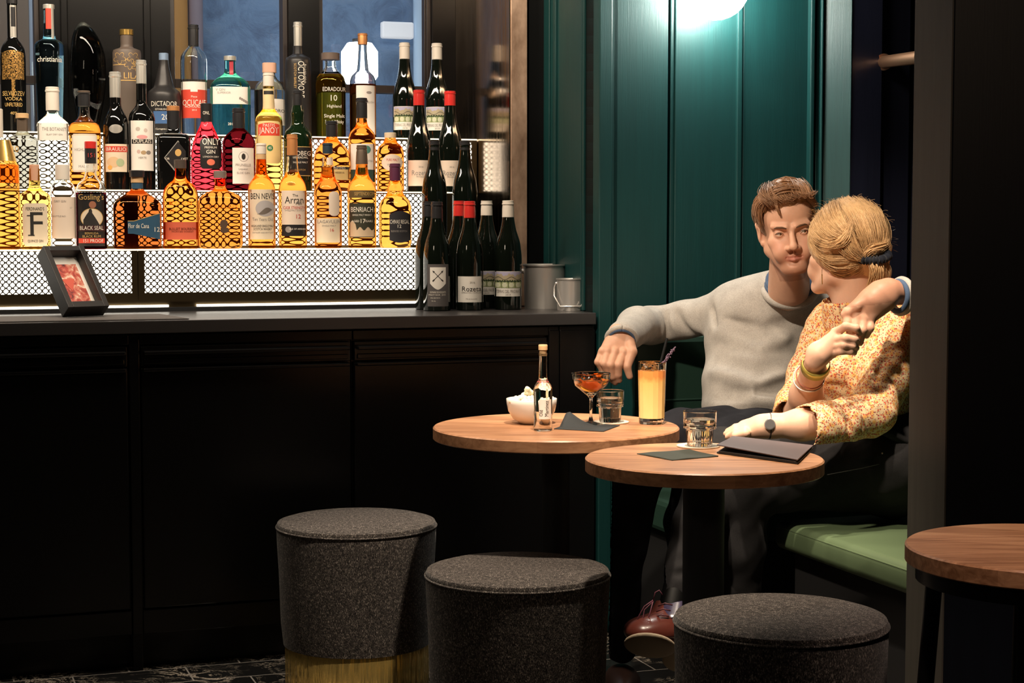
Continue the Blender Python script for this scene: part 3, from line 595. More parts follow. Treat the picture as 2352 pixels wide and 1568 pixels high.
b.cap(210, 244, 11.5, K_black); L = b.rect(337, 404, 31, L_black); b.rect(337, 338.5, 31, T_g, ex=.0007, parent=L, name='gold_line'); b.rect(402, 403.5, 31, T_g, ex=.0007, parent=L, name='gold_line')
b.text([('ARDBEG', 5, 353, 11, T_w, 48), ('UIGEADAIL', 6, 362, 5, T_w), ('SINGLE MALT', 6, 373, 4, T_w), ('SCOTCH', 6, 390, 4, T_g)], L)
b = Bottle('squat round amber whisky bottle with black cap and pale label', 763, pts=[(438, 40), (420, 42), (375, 42), (348, 38), (332, 27), (322, 16), (314, 12)], glass_m=A2, **X2)
b.cap(278, 314, 13, K_black, hw1=13.5); L = b.rect(382, 412, 32, L_yel, dx=8, corner=2); b.rect(382, 388, 32, L_black, dx=8, ex=.0007, parent=L, name='band'); b.text([('GLENROTHES', 8, 385, 6, T_w, 44), ('SELECT RESERVE', 8, 396, 4, T_k)], L, .0012)
b = Bottle('amber whisky bottle with matte black capsule and white label with green dot', 832, pts=[(438, 31), (318, 31), (303, 27), (290, 15), (280, 12), (268, 11)], glass_m=A2, **X2)
b.cap(225, 271, 12.5, K_black); L = b.rect(330, 388, 29, L_white, dx=0); b.oval(11, 343, 9, 9, plain((.08, .24, .20), .5), 'green_dot', L); b.rect(388, 416, 29, plain((.03, .07, .06), .5), ex=.0005, name='label_foot'); b.text([('GLEN SCOTIA', 6, 369, 5, T_gr, 36)], L)
b = Bottle('short amber malt bottle with pale cork and round pinkish label', 897, pts=[(438, 31), (350, 31), (336, 27), (326, 17), (320, 13), (314, 12)], glass_m=A2, **X2)
b.cap(303, 315, 13.5, mat('pale_cork', (.72, .60, .42), .7), 'stopper', ring=False); L = b.oval(4, 372, 24, 19, L_pink, 'label'); b.text([('PURE MALT', 5, 366, 6, T_r, 28), ('WHISKY', 5, 377, 5, T_gr)], L, .0011)
for cx_, top, where in ((963, 208, 'left'), (1034, 210, 'right')):
    b = Bottle('burgundy wine bottle with red wax top and cream label on the middle step, %s one' % where, cx_, 440, .71, ZT[2],
               [(440, 29), (345, 29.5), (315, 25), (285, 17), (262, 13.5), (240, 12.5), (top, 12)], B_wine, name='wine_bottle', cat='wine bottle', group='wine bottles at the right end')
    b.cap(top, 243, 13, K_red, hw1=13); L = b.rect(368, 426, 28.5, L_pink); b.text([('Rozeta', 2, 397, 12, T_gr, 38), ('2016', 4, 383, 4, T_gr), ('Bourgogne', 4, 405, 3.5, T_gr)], L)
# ---- lower step
b = Bottle('orange-gold whisky bottle with broad gold cap at the left edge', 8, pts=[(569, 38), (380, 38), (372, 34), (366, 30)], glass_m=A1, **X1)
b.cap(320, 368, 33, K_gold, hw1=20, ring=False); L = b.rect(376, 418, 36, glass((.95, .35, .12), 1.3), name='orange_band'); b.text([('SINGLE MALT', 22, 420, 5, T_k, 26), ('Barley', 22, 426, 6, T_k)], b.e)
b = Bottle('yellow flat-sided gin bottle with cream label bearing a large black F', 82, pts=[(569, 33), (455, 35), (444, 32), (434, 18), (428, 13), (405, 12), (385, 11.5)], glass_m=AY, sq=3.6, asp=.7, **X1)
b.cap(376, 412, 11, mat('pink_seal', (.62, .36, .24), .4), ring=False); L = b.rect(464, 562, 27.5, L_cream, corner=10)
b.text([('FERDINAND\'S', 0, 477, 8, T_k, 40), ('QUINCE GIN', 0, 550, 6, T_k, 34), ('F', 1, 513, 56, T_k)], L)
b.rect(491, 493, 5, T_k, dx=-13, parent=L, ex=.001, name='serif'); b.rect(535.5, 538, 7, T_k, dx=-9, parent=L, ex=.001, name='serif')
b = Bottle('clear gin bottle with white cap and pale paper label on the lower step', 146, pts=[(569, 29), (435, 29), (424, 26), (416, 19), (410, 16)], glass_m=CW, **X1)
b.cap(376, 412, 16, K_white, ring=False); L = b.rect(450, 544, 27, L_pink, dx=2); b.text([('DRY GIN', -6, 460, 5, T_gr), ('BOTTLE NO.', -8, 494, 4, T_gr), ('57', 18, 475, 4, T_gr)], L)
b = Bottle('dark rum bottle with red-topped black cap and black seal label', 211, pts=[(569, 34), (436, 34), (420, 29), (408, 17), (396, 13), (370, 11.5)], glass_m=M_clear, fill=440, liq=ADR, **X1)
b.cap(325, 374, 13, K_black, ring=False); b.cap(324, 340, 13.3, K_red, 'cap_top', ring=False); b.text([('151', 2, 356, 10, T_r, 20)], b.e, .0045)
L = b.rect(444, 562, 33.6, L_black); b.oval(1, 498, 25, 22, T_g, 'medallion', L, .0006); b.oval(1, 498, 23.5, 20.5, L_cream, 'medallion', L, .0008)
b.patch([(x, 481 + 34 * (abs(x + 3) / 22) ** 1.2, 516) for x in range(-18, 20, 2)], T_k, 'seal_print', L, .001); b.oval(-2, 484, 4, 7, T_k, 'seal_print', L, .0011); b.oval(3, 468, 8, 8, plain((.35, .14, .08), .5), 'barrel_print', L, .0012)
b.rect(515, 528, 30, plain((.06, .02, .02), .5), parent=L, ex=.0012, name='ribbon'); b.rect(544, 555, 29, L_red, parent=L, ex=.0008, name='red_band')
b.text([("Gosling's", 0, 451, 14, T_g, 56), ('BLACK SEAL', 0, 521, 9.5, T_w, 52), ('BERMUDA', 0, 533, 5, T_g), ('BLACK RUM', 0, 540, 6, T_g, 40), ('151 PROOF', 3, 550, 8, T_w, 44)], L, .0016)
b = Bottle('wide dark amber rum bottle with sloping shoulders and blue label reading 12', 317, pts=[(569, 53), (470, 54), (458, 46), (446, 30), (436, 16), (430, 12), (416, 12)], glass_m=AD, sq=4.5, asp=.7, **X1)
b.cap(390, 405, 17, K_black, 'stopper', ring=False, hw1=18); b.cap(404, 418, 14, K_cork, 'cork', ring=False); b.cap(418, 432, 13.2, L_blue, 'neck_band', ring=False)
L = b.patch([(x, 505 - (max(0, x + 8) * .30), 534 + (max(0, x + 10) * .22)) for x in range(-22, 53, 3)], L_blue); b.text([('Flor de Cana', 2, 517, 11, T_w, 46), ('12', 42, 525, 11, T_w, 14)], L, .0012); b.patch([(x, 504.5 - (max(0, x + 8) * .30), 506 - (max(0, x + 8) * .30)) for x in range(-22, 53, 3)], T_g, 'gold_line', L, .0008)
b = Bottle('oval amber bourbon bottle with orange-red paper label', 416, pts=[(569, 40), (450, 40), (435, 37), (422, 28), (413, 16), (405, 12.5), (375, 12)], glass_m=A2, asp=.62, sq=2.3, **X1)
b.cap(366, 386, 14, plain((.08, .06, .05), .3), 'stopper', ring=False); L = b.rect(508, 548, 39.3, L_orange); b.text([('BULLEIT BOURBON', 4, 524, 6, plain((.12, .02, .01), .5), 60), ('FRONTIER WHISKEY', 4, 530, 4, plain((.2, .04, .02), .5), 50), ], L); b.text([('BOURBON', 0, 466, 9, A3, 50), ('FRONTIER', 0, 484, 8, A3, 46)], b.e, .0012)
b = Bottle('wide squat bourbon bottle with clear disc stopper and dark portrait print', 507, pts=[(569, 46), (560, 50), (462, 50), (448, 42), (441, 30), (436, 16), (428, 12), (410, 12)], glass_m=A3, asp=.62, sq=3.0, **X1)
b.cap(392, 408, 14.5, plain((.22, .18, .16), .1, spec=.8), 'stopper', ring=False); b.text([("JEFFERSON'S", 2, 475, 10, A3, 76)], b.e, .0012)
b.patch([(x, 512 - 9 * math.sqrt(max(0, 1 - ((x - 8) / 9) ** 2)) , 514 + 9 * math.sqrt(max(0, 1 - ((x - 7) / 9) ** 2))) for x in range(-1, 18, 1)], plain((.09, .05, .03), .6), 'portrait_print', None, .0012); b.patch([(x, 520 + abs(x - 9) * .2, 534 - abs(x - 9) * .3) for x in range(0, 20, 2)], plain((.09, .05, .03), .6), 'portrait_print', None, .0012)
b = Bottle('amber whisky bottle with tall cream label showing an oval landscape', 602, pts=[(569, 31), (436, 31), (420, 27), (407, 17), (396, 13), (362, 11)], glass_m=A2, fill=400, liq=A2, **X1)
b.cap(330, 354, 11.5, K_white); b.cap(354, 366, 11.2, K_cork, 'cork', ring=False); L = b.rect(435, 548, 30.8, L_cream); b.text([('BEN NEVIS', 2, 451, 14, T_k, 54), ('Ten Years Old', 2, 503, 8, T_gr, 46), ('HIGHLAND SINGLE MALT', 2, 518, 5.5, T_k, 52), ('SCOTCH WHISKY', 2, 525, 5.5, T_k, 42), ('DISTILLED AND BOTTLED', 2, 533, 3, T_gr)], L)
b.oval(8, 478, 22, 18, plain((.45, .42, .42), .6), 'picture', L); b.patch([(x, 484 - 8 * math.sin(x * .12), 492 - .02 * x * x) for x in range(-10, 26, 2)], plain((.16, .13, .11), .6), 'picture', L, .0009)
b = Bottle('yellow-amber whisky bottle with orange copper capsule and white label', 673, pts=[(569, 32), (440, 32), (420, 28), (404, 18), (392, 14), (360, 12)], glass_m=M_clear, fill=396, liq=A1, **X1)
b.cap(310, 357, 12, K_copper); L = b.rect(438, 515, 28, L_pink, dx=3); b.rect(515, 541, 28, L_black, dx=3, name='label_foot'); b.text([('The', 6, 449, 6, T_k), ('Arran', 4, 460, 17, T_k, 42), ('Malt', 14, 468, 6, T_k), ('CASK STRENGTH', 4, 477, 7, T_r, 50), ('SINGLE MALT SCOTCH', 4, 483, 4, T_gr, 44), ('12', 12, 497, 10, T_r)], L); b.text([('ISLE OF ARRAN', 10, 525, 4, T_w)], L); b.oval(-10, 526, 7, 7, T_gr, 'seal', L, .0008)
b = Bottle('reddish amber whisky bottle with navy capsule, long oval badge and cream label', 754, pts=[(569, 31), (445, 32), (428, 28), (412, 18), (400, 15), (388, 14), (362, 12)], glass_m=M_clear, fill=384, liq=A3, **X1)
b.cap(330, 354, 11.5, K_navy); L = b.rect(501, 556, 30.6, L_cream); b.text([('LAGAVULIN', 2, 509, 8, T_gr, 52), ('SINGLE MALT', 2, 518, 4, T_gr), ('16', 8, 528, 8, T_r)], L); b.rect(440, 496, 12, L_pink, dx=14, name='badge', corner=11); b.rect(363, 380, 6, L_pink, dx=4, name='neck_badge', ex=.0008)
b = Bottle('golden whisky bottle with bronze capsule and black label reading 17', 832, pts=[(569, 32), (440, 33), (424, 29), (410, 19), (400, 15), (368, 13)], glass_m=A1, **X1)
b.cap(335, 378, 14, K_bronze, hw1=11.5); L = b.rect(467, 545, 29, mat('olive_black_label', (.04, .04, .025), .5)); b.rect(438, 455, 29, plain((.12, .08, .03), .5), name='upper_label'); b.text([('SEPTENDECIM', 6, 446, 8, T_g, 46)], L)
b.text([('BENRIACH', 0, 482, 12, T_w, 50), ('AGED      YEARS', 0, 508, 5, T_w), ('17', 1, 508, 10, T_w), ('SINGLE MALT WHISKY', 0, 494, 4, T_w, 44)], L); b.patch([(x, 519 + 10 * math.sin(x * .35) * .4 + (6 if x > -15 else -8) , 543) for x in range(-27, 28, 3)], plain((.60, .45, .30), .6), 'castle_print', L, .0008)
b = Bottle('rounded amber whisky bottle with purple capsule and black shield label', 908, pts=[(569, 34), (558, 37), (480, 37), (463, 33), (453, 24), (445, 18), (432, 17), (418, 12), (410, 11)], glass_m=A1, **X1)
b.cap(377, 416, 12.5, K_purple); L = b.patch([(x, 494 - 9 * math.cos(x / 25 * 1.5), 550 + 7 * math.cos(x / 25 * 1.5)) for x in range(-24, 25, 3)], mat('shield_label', (.03, .03, .035), .4), 'label', dx=11)
b.text([('CHIVAS REGAL', 10, 510, 9.5, T_w, 44), ('12', 9, 520, 8, T_w), ('BLENDED SCOTCH', 9, 531, 4.5, T_gr, 36)], L, .001)
BG = [(0, 31), (112, 31.5), (150, 28), (185, 18), (215, 13.5), (247, 12.5)]
for cx_, top, where in ((998, 331, 'left'), (1068, 332, 'right')):
    b = Bottle('unlabelled black wine bottle with black capsule on the lower step, %s one' % where, cx_, 575, .575, ZT[1],
               [(575 - h, r * .93) for h, r in BG[:-1]] + [(top, 11.5)], B_wine, name='wine_bottle', cat='wine bottle', group='wine bottles at the right end')
    b.cap(top, 382, 12.5, K_black, hw1=12)
# ---- bottles standing on the worktop
for cx_, v_, base, capm, kind, lab in ((985, .36, 711, K_black, 0, 'dark wine bottle with black capsule behind the bottle with crossed arrows'), (1004, .27, 713, K_black, 1, 'dark wine bottle with grey label showing crossed arrows on a white shield'),
                                     (1055, .37, 711, K_red, 0, 'dark wine bottle with red wax top half hidden behind another red-topped one'), (1079, .27, 713, K_red, 2, 'dark wine bottle with red wax top and white label on the worktop'),
                                     (1118, .37, 710, K_white, 3, 'wine bottle with white capsule standing behind the rightmost wine bottle'), (1167, .27, 713, K_white, 4, 'rightmost wine bottle on the worktop, white capsule and vineyard label')):
    b = Bottle(lab, cx_, base, v_, .949, [(base - h, r) for h, r in BG], B_wine, name='wine_bottle', cat='wine bottle', group='wine bottles at the right end')
    b.cap(464, {0: 510, 1: 510}.get(kind, 510), 14, capm, hw1=13)
    if kind == 1:
        L = b.rect(606, 702, 24, mat('grey_label', (.10, .09, .09), .6), dx=2)
        sh = [(x, 613, 650 + 14 * max(0, 1 - (abs(x) / 18) ** 1.6)) for x in range(-18, 19, 2)]; b.patch(sh, L_white, 'shield', L, .0007, 2)
        for sg in (1, -1):
            V = []
            for j in range(9):
                t = j / 8 * 2 - 1
                for d_ in (-1, 1): V.append(b.surf(2 + t * 11 * sg + d_ * .5, b.yb - (633 + t * 11) + d_ * .5 * sg, .0010))
            q = MB(); q.add(V, [(2 * j, 2 * j + 1, 2 * j + 3, 2 * j + 2) for j in range(8)]); q.build('arrow', T_k, L)
            q = MB(); V = [b.surf(2 + (x * sg), b.yb - (633 + y), .0011) for x, y in ((-12.5, -12.5), (-7, -10.5), (-10.5, -7))]; q.add(V, [(0, 1, 2)]); q.build('arrow_head', T_k, L)
            q = MB(); V = [b.surf(2 + (x * sg), b.yb - (633 + y), .0011) for x, y in ((9, 7), (13, 11), (11, 13), (7, 9))]; q.add(V, [(0, 1, 2, 3)]); q.build('arrow_tail', T_k, L)
        b.text([('DOMAINE DES BOSQUETS', 2, 670, 4.5, T_w, 36), ('PINOT NOIR', -6, 676, 3.5, T_w), ('2015', 15, 676, 3.5, T_w), ('VIN DE PAYS', -4, 683, 3, T_w), ('75 CL', -8, 690, 3, T_w)], L)
    if kind == 2:
        L = b.rect(635, 694, 31, L_white); b.text([('Rozeta', 4, 664, 12, T_k, 44), ('2016', 6, 649, 4.5, T_gr), ('APPELLATION CONTROLEE', 4, 672, 3.4, T_gr, 46), ('Mis en bouteille', 4, 686, 3, T_gr)], L)
    if kind == 3: land(b, 26, 624, 678)
    if kind == 4: land(b, 31, 625, 682)
# ------------------------------------------------------------------ small things on the worktop
b = MB(); ua, ub = bar(-160, 725, .12)[0], bar(412, 725, .12)[0]; mm = mat('ribbed_rubber', (.10, .09, .085), .8); n = N(mm); n.bump(n.noise(n.coord(), 400, 2), .8, .001)
b.flat([(ua, .015), (ub + .01, .015), (ub - .03, .30), (ua, .30)], .9495, .952); tag(bbuild(b, 'bar_mat', mm), 'dark textured bar mat under the framed picture', 'mat')
e = empty('picture_frame', onz(143, 729, .9525), math.radians(44), label='small black box frame leaning back, showing a red cocktail picture', cat='picture frame')
fr = bpy.data.objects.new('lean', None)
def leaned(mb):
    A = math.radians(-39); R = np.array([[1, 0, 0], [0, math.cos(A), -math.sin(A)], [0, math.sin(A), math.cos(A)]])
    mb.v = [v @ R.T + np.array([0, -fd * math.cos(A), fd * math.sin(-A) + .0005]) for v in mb.v]; return mb
bpy.data.objects.remove(fr)
fw, fh, fd = .126, .212, .046
b = MB(); t_ = .016
b.box(0, t_, 0, fd, 0, fh); b.box(fw - t_, fw, 0, fd, 0, fh); b.box(t_, fw - t_, 0, fd, 0, t_ * 1.2); b.box(t_, fw - t_, 0, fd, fh - t_, fh); b.box(t_, fw - t_, fd - .004, fd, t_, fh - t_)
leaned(b).build('frame', mat('dark_frame', (.022, .019, .018), .4), e, bevel=.001)
b = MB(); b.box(t_, fw - t_, fd - .014, fd - .010, t_, fh - t_); q = leaned(b).build('mount', L_white, e)
mp = mat('cocktail_print', (.5, .05, .04), .6); n = N(mp); f = n.noise(n.coord((1, 1, 1)), 38, 4, .6, 1.2); n.link(n.ramp(f, [(.30, (.10, .02, .02)), (.45, (.50, .07, .05)), (.58, (.68, .30, .2)), (.68, (.85, .75, .62))]), n.b.inputs['Base Color'])
b = MB(); b.box(t_ + .012, fw - t_ - .012, fd - .0155, fd - .0145, t_ + .018, fh - t_ - .026); q2 = leaned(b).build('print', mp, q)
b = MB(); b.prism([(.034, .118), (.074, .118), (.054, .075)], fd - .0165, fd - .0158); leaned(b).build('glass_print', plain((.62, .10, .06), .5), q2)
b = MB(); b.box(.02, fw - .02, fd + .001, fd + .006, .04, .15); 
leaned(b).build('easel_back', M_blackm, e)
def bucket(px0, px1, y0, yb_, v, label, handle):
    cx_ = (px0 + px1) / 2; u, z, Y = bar(cx_, yb_, v); sc = Y / FPX; R = (px1 - px0) / 2 * sc; H = (yb_ - y0) * sc; p = S(u, v, .949)
    e = empty('steel_bucket', p, math.atan2(-p[0], p[1]), label=label, cat='bucket')
    b = MB(); b.lathe([(R * .90, 0), (R * .93, H * .3), (R * .95, H * .94), (R, H * .955), (R * 1.01, H * .98), (R, H), (R * .95, H * .985), (R * .91, H * .9), (R * .88, .01), (.001, .008)], 48, cap1=False); b.build('bowl', M_steel, e, smooth=True, angle=50)
    for sg in (-1, 1):
        b = MB(); b.ball((sg * R * .96, 0, H * .84), R * .12, 12, 8, (1.1, 1, 1)); b.build('ear', M_steel, e, smooth=True)
    if handle:
        Rr = R * 1.12; b = MB(); y = -.006
        b.tube([(-R * 1.02, y, H * .84), (-Rr, y, H * .72), (-Rr, -R * .4, H * .45), (-R * .72, -R * .95, H * .14), (R * .72, -R * .95, H * .14), (Rr, -R * .4, H * .45), (Rr, y, H * .72), (R * 1.02, y, H * .84)], .0022, 8); b.build('handle', M_steel, e, smooth=True)
bucket(1200, 1302, 610, 711, .32, 'large brushed steel ice bucket at the right end of the worktop', False)
bucket(1277, 1343, 640, 713, .17, 'small brushed steel pail with folded-down wire handle', True)
# ------------------------------------------------------------------ stools and tables
def stool(px, py, r, label, zt=.4505):
    p = onz(px, py, zt); e = empty('round_stool', (p[0], p[1], 0), 0, label=label, cat='stool', group='round tweed stools with brass bases')
    b = MB(); pr = [(r * .90, .150), (r * .925, .142), (r * .93, .155), (r * .955, .20), (r * .975, .33), (r * .995, zt - .05), (r, zt - .02), (r * .995, zt - .012)]
    b.lathe(pr, 72); b.build('side_cover', M_tweed, e, smooth=True)
    b = MB(); b.lathe([(r * .995, zt - .012), (r * 1.0, zt - .006), (r * .985, zt + .001), (r * .9, zt + .006), (r * .6, zt + .010), (.001, zt + .012)], 72, cap0=False); b.build('seat', M_tweed, e, smooth=True)
    b = MB(); q = [(r * 1.001 + .0025 * math.cos(a), zt - .010 + .0025 * math.sin(a)) for a in [2 * PI * i / 8 for i in range(8)]]; b.lathe(q, 72, close=True); b.build('piping', M_tweed, e, smooth=True)
    b = MB(); b.lathe([(r * .90, 0), (r * .905, .004), (r * .905, .146), (r * .90, .150)], 72); b.build('brass_base', M_brass, e, smooth=True)
stool(819, 1197, .203, 'farthest round tweed stool, its brass base showing')
stool(1189, 1308, .202, 'middle round tweed stool, in front of the popcorn table')
stool(1793, 1415, .187, 'nearest round tweed stool, in front of the table with the menu', zt=.5155)
def table(px, py, z, r, label, col=.042, th=.029, legs=False, turn=.0):
    p = onz(px, py, z); e = empty('round_table', (p[0], p[1], 0), turn, label=label, cat='table', group='small round wooden bar tables')
    b = MB(); b.lathe([(r - .002, z - th), (r, z - th + .002), (r, z - .003), (r - .003, z)], 96); b.build('tabletop', M_wood, e, smooth=True, angle=35)
    if not legs:
        b = MB(); b.lathe([(col, .02), (col, z - th - .006)], 32); b.build('column', M_blackm, e, smooth=True)
        b = MB(); b.lathe([(r * .68, 0), (r * .68, .008), (r * .62, .014), (col, .022)], 48); b.build('foot_plate', M_blackm, e, smooth=True)
        b = MB(); b.lathe([(.11, z - th - .008), (.11, z - th)], 32); b.build('mounting_plate', M_blackm, e)
    return e, p
table(1277, 978, .73, .2905, 'round walnut table holding the popcorn bowl and two cocktails', .033)
table(1617, 1050, .73, .2425, 'round walnut table holding the menu folder and one water glass', .0425)
e, p3 = table(2402, 1255, .685, .222, 'round walnut table at the right edge, in front of the partition', legs=True)
for k, (dx, dy, tx, ty) in enumerate(((-.185, -.03, -.235, -.05), (.17, -.08, .22, -.11), (.02, .19, .03, .25))):
    b = MB(); b.tube([(dx, dy, .655), (tx, ty, .0)], .0135, 16); b.build('leg', M_black, e, smooth=True)
b = MB(); b.lathe([(.205, .628), (.205, .655)], 48); b.build('under_ring', M_steel if 0 else M_black, e, smooth=True)
# ------------------------------------------------------------------ benches
ua, ub = bar(1442, 900, -.14)[0], .72
e = empty('corner_bench', S(ua, -.6, 0), BANG, label='dark green leather bench along the green wall, under the man', cat='bench')
wd = ub - ua
b = MB(); b.box(.012, wd, .46, .57, .40, .885); b.build('backrest', M_leather, e, bevel=.018)
b = MB()
for x in (.0, .325, .66): pass
b.tube([(.012, .4585, .70), (wd, .4585, .70)], .003, 6); b.build('seam', M_leather, e)
b = MB(); b.box(0, .011, .43, .58, 0, .87); b.build('end_panel', M_green, e, bevel=.002)
b = MB(); b.box(.0, wd, 0, .46, .36, .45); b.build('seat', M_leather, e, bevel=.015)
b = MB(); b.box(.03, wd, .05, .57, 0, .36); b.build('base', M_blackm, e)
e = empty('side_bench', S(.118, -1.735, .02), BANG, label='green leather bench on the right with piped edge, under the woman', cat='bench')
b = MB(); b.box(0, .56, 0, .93 - .085, .385, .455); b.build('seat', M_seat, e, bevel=.022, smooth=True, angle=180)
for q in e.children: 
    q.modifiers['bevel'].segments = 5
b = MB(); b.tube([(.003, 0, .441), (.003, .825, .441), (.012, .840, .441), (.03, .845, .441), (.5, .847, .441)], .0025, 8); b.build('piping', M_seat, e, smooth=True)
b = MB(); b.box(.05, .56, .0, .82, -.02, .385); b.build('base', M_blackm, e)
b = MB(); b.box(.56, .66, 0, .93, -.02, .86); b.build('backrest', M_leather, e, bevel=.015)
# ------------------------------------------------------------------ on the tables
TZ = .7305
def top_point(px, py, z=TZ): p = onz(px, py, z); return p, p[1] / FPX * 1.002
# popcorn bowl
p, s = top_point(1221, 972); R = 58.5 * s; H = 58 * s
e = empty('white_bowl', p, 0, label='white china bowl of popcorn on the left table', cat='bowl')
b = MB(); b.lathe([(R * .45, 0), (R * .50, .003), (R * .74, H * .2), (R * .92, H * .5), (R * .985, H * .8), (R, H * .99), (R * .985, H), (R * .95, H * .98), (R * .90, H * .5), (R * .5, H * .1), (.001, H * .08)], 64, cap1=False); b.build('bowl', M_white, e, smooth=True, angle=180)
b = MB(); rr = random.Random(5)
for i in range(46):
    a = rr.random() * 2 * PI; q = R * .82 * math.sqrt(rr.random()); hh = H * .86 + (1 - q / R) * .016 * rr.random()
    if i < 5: a = (2.3, 2.0, 1.9, .25, 2.15)[i]; q = R * (.45, .3, .5, .75, .2)[i]; hh = H * (1.05, 1.22, 1.02, .98, 1.30)[i]
    for k in range(5): b.ball((q * math.cos(a) + rr.uniform(-.006, .006), q * math.sin(a) + rr.uniform(-.006, .006), hh + rr.uniform(-.004, .005)), rr.uniform(.0045, .0075), 8, 5)
o = b.build('popcorn', mat('popcorn', (.85, .78, .60), .8), None, smooth=True, loc=p); tag(o, 'white popcorn heaped in the china bowl', 'popcorn', kind='stuff')
# small corked bottle with handwritten tag
p, s = top_point(1247, 988)
b = Bottle('small corked clear bottle with a handwritten tag beside the popcorn bowl', 1247, 990, 0, TZ, [(990, 21.5), (935, 21), (900, 22), (885, 19), (876, 12), (868, 10), (820, 9), (812, 10)], glass((.97, .97, .94), 1.4), name='small_bottle', pos=p)
b.cap(792, 804, 10.5, K_cork, 'stopper', ring=False); b.cap(803, 818, 8.5, mat('cork_dark', (.38, .24, .12), .8), 'cork', ring=False)
q = MB(); q.lathe([((12.5 + .8 * math.cos(a)) * b.s, (990 - 877 + .8 * math.sin(a)) * b.s) for a in [2 * PI * i / 6 for i in range(6)]], 24, close=True); q.build('red_string', mat('red_string', (.6, .03, .05), .7), b.e, smooth=True)
L = b.rect(917, 962, 14, L_white, dx=5, name='paper_tag'); b.text([('Old', -4, 948, 9, T_k, 14, PI / 2), ('Martinez', 9, 938, 9, T_k, 36, PI / 2)], L)
def ice(mb, c, r, seed):
    g = random.Random(seed); A = Matrix.Rotation(g.random() * 3, 3, (g.random(), g.random(), g.random() + .1)); V = []
    for z in (-1, 1):
        for y in (-1, 1):
            for x in (-1, 1): V.append(np.array(A @ Vector((x * r * g.uniform(.8, 1), y * r * g.uniform(.8, 1), z * r * g.uniform(.7, 1)))) + np.array(c))
    mb.add(V, [(0, 2, 3, 1), (4, 5, 7, 6), (0, 1, 5, 4), (2, 6, 7, 3), (0, 4, 6, 2), (1, 3, 7, 5)])
# coupe
p, s = top_point(1357, 974); s = p[1] / FPX * 1.002; h = lambda y: (974 - y) * s
e = empty('coupe_cocktail', p + np.array([0, 0, .001]), 0, label='stemmed coupe glass with orange cocktail on a dark napkin', cat='cocktail')
o_ = [(33, 975), (33, 974), (20, 972), (6, 968), (3.2, 955), (3, 930), (4, 915), (8, 909), (22, 898), (38, 885), (44, 872), (45.2, 859), (45.4, 857), (45.2, 856.3)]
i_ = [(44.8, 856.3), (44.6, 857), (44.4, 859), (43.2, 872), (37, 884), (21, 896), (6, 906), (.05, 907)]
b = MB(); b.lathe([(r * s, max(0, h(y))) for r, y in o_] + [(r * s, h(y)) for r, y in i_], 56); b.build('glass', M_clear, e, smooth=True, angle=180)
b = MB(); b.lathe([(.0003, h(906.4)), (6 * s, h(905.4)), (20.6 * s, h(895.4)), (36.5 * s, h(883.4)), (42.2 * s, h(873)), (42 * s, h(872.4)), (.0003, h(872.4))], 48, cap0=False, cap1=False)
b.build('drink', glass((1.0, .50, .14), 1.34), e, smooth=True, angle=50)
b = MB(); b.lathe([(24 * s, -.0015), (24 * s, .0015)], 32); q = b.build('orange_slice', mat('orange_slice', (.95, .42, .05), .5), e); q.rotation_euler = (math.radians(72), 0, math.radians(15)); q.location = (-.002, -.022, h(885)); q.scale = (1, .55, 1)
b = MB(); ice(b, (-.012, -.004, h(866)), 9 * s, 3); ice(b, (.016, -.006, h(867)), 9 * s, 8); b.build('ice', M_clear, e)
def tumbler(px, base, rim, hw, hb, label):
    p, s = top_point(px, base); p = p + np.array([0, 0, .0035]); H = (base - rim) * s; R = hw * s; Rb = hb * s
    e = empty('water_glass', p, 0, label=label, cat='glass', group='ribbed water tumblers')
    seg = 72; b = MB(); pr = [(Rb * .94, 0), (Rb, .002), (Rb * 1.02, H * .1), (Rb * 1.09, H * .44), (Rb * 1.10, H * .48), (R * .965, H * .50), (R * .985, H * .54), (R * .955, H * .57), (R * .985, H * .61), (R * .955, H * .64), (R * .985, H * .68), (R * .99, H * .72), (R * .995, H * .97), (R * 1.0, H * .992), (R * .985, H), (R * .965, H * .992), (R * .960, H * .97), (R * .955, H * .72), (R * .945, H * .66), (Rb * 1.0, H * .46), (Rb * .9, H * .14), (.0004, H * .13)]
    b.lathe(pr, seg, cap1=False)
    V = b.v[-1].reshape(len(pr), seg, 3)
    for i in (1, 2, 3):
        for k in range(seg): f = 1 - .05 * (.5 + .5 * math.cos(2 * PI * k / seg * 18)); V[i, k, :2] *= f
    b.build('glass', M_clear, e, smooth=True, angle=60)
    b = MB(); b.lathe([(.0004, H * .145), (Rb * .885, H * .15), (Rb * .985, H * .47), (R * .93, H * .66), (R * .93, H * .765), (.0004, H * .765)], 48, cap0=False, cap1=False); b.build('water', glass((1, 1, 1), 1.33), e, smooth=True, angle=50)
    return p
tumbler(1401, 972, 899, 32.5, 24.5, 'water tumbler on the left table behind the coupe glass')
tumbler(1607, 1027, 946, 38.5, 29, 'water tumbler standing on the table with the menu folder')
for px, py, r, lb in ((1404, 970, .042, 'round white coaster under the tumbler behind the coupe glass'), (1604, 1025, .046, 'round white coaster under the tumbler beside the menu folder')):
    p = onz(px, py, TZ); b = MB(); b.lathe([(r, 0), (r + .0005, .0015), (r, .003)], 48); tag(b.build('paper_coaster', mat('coaster', (.82, .74, .60), .8), loc=p, smooth=True, angle=30), lb, 'coaster', 'round paper coasters')
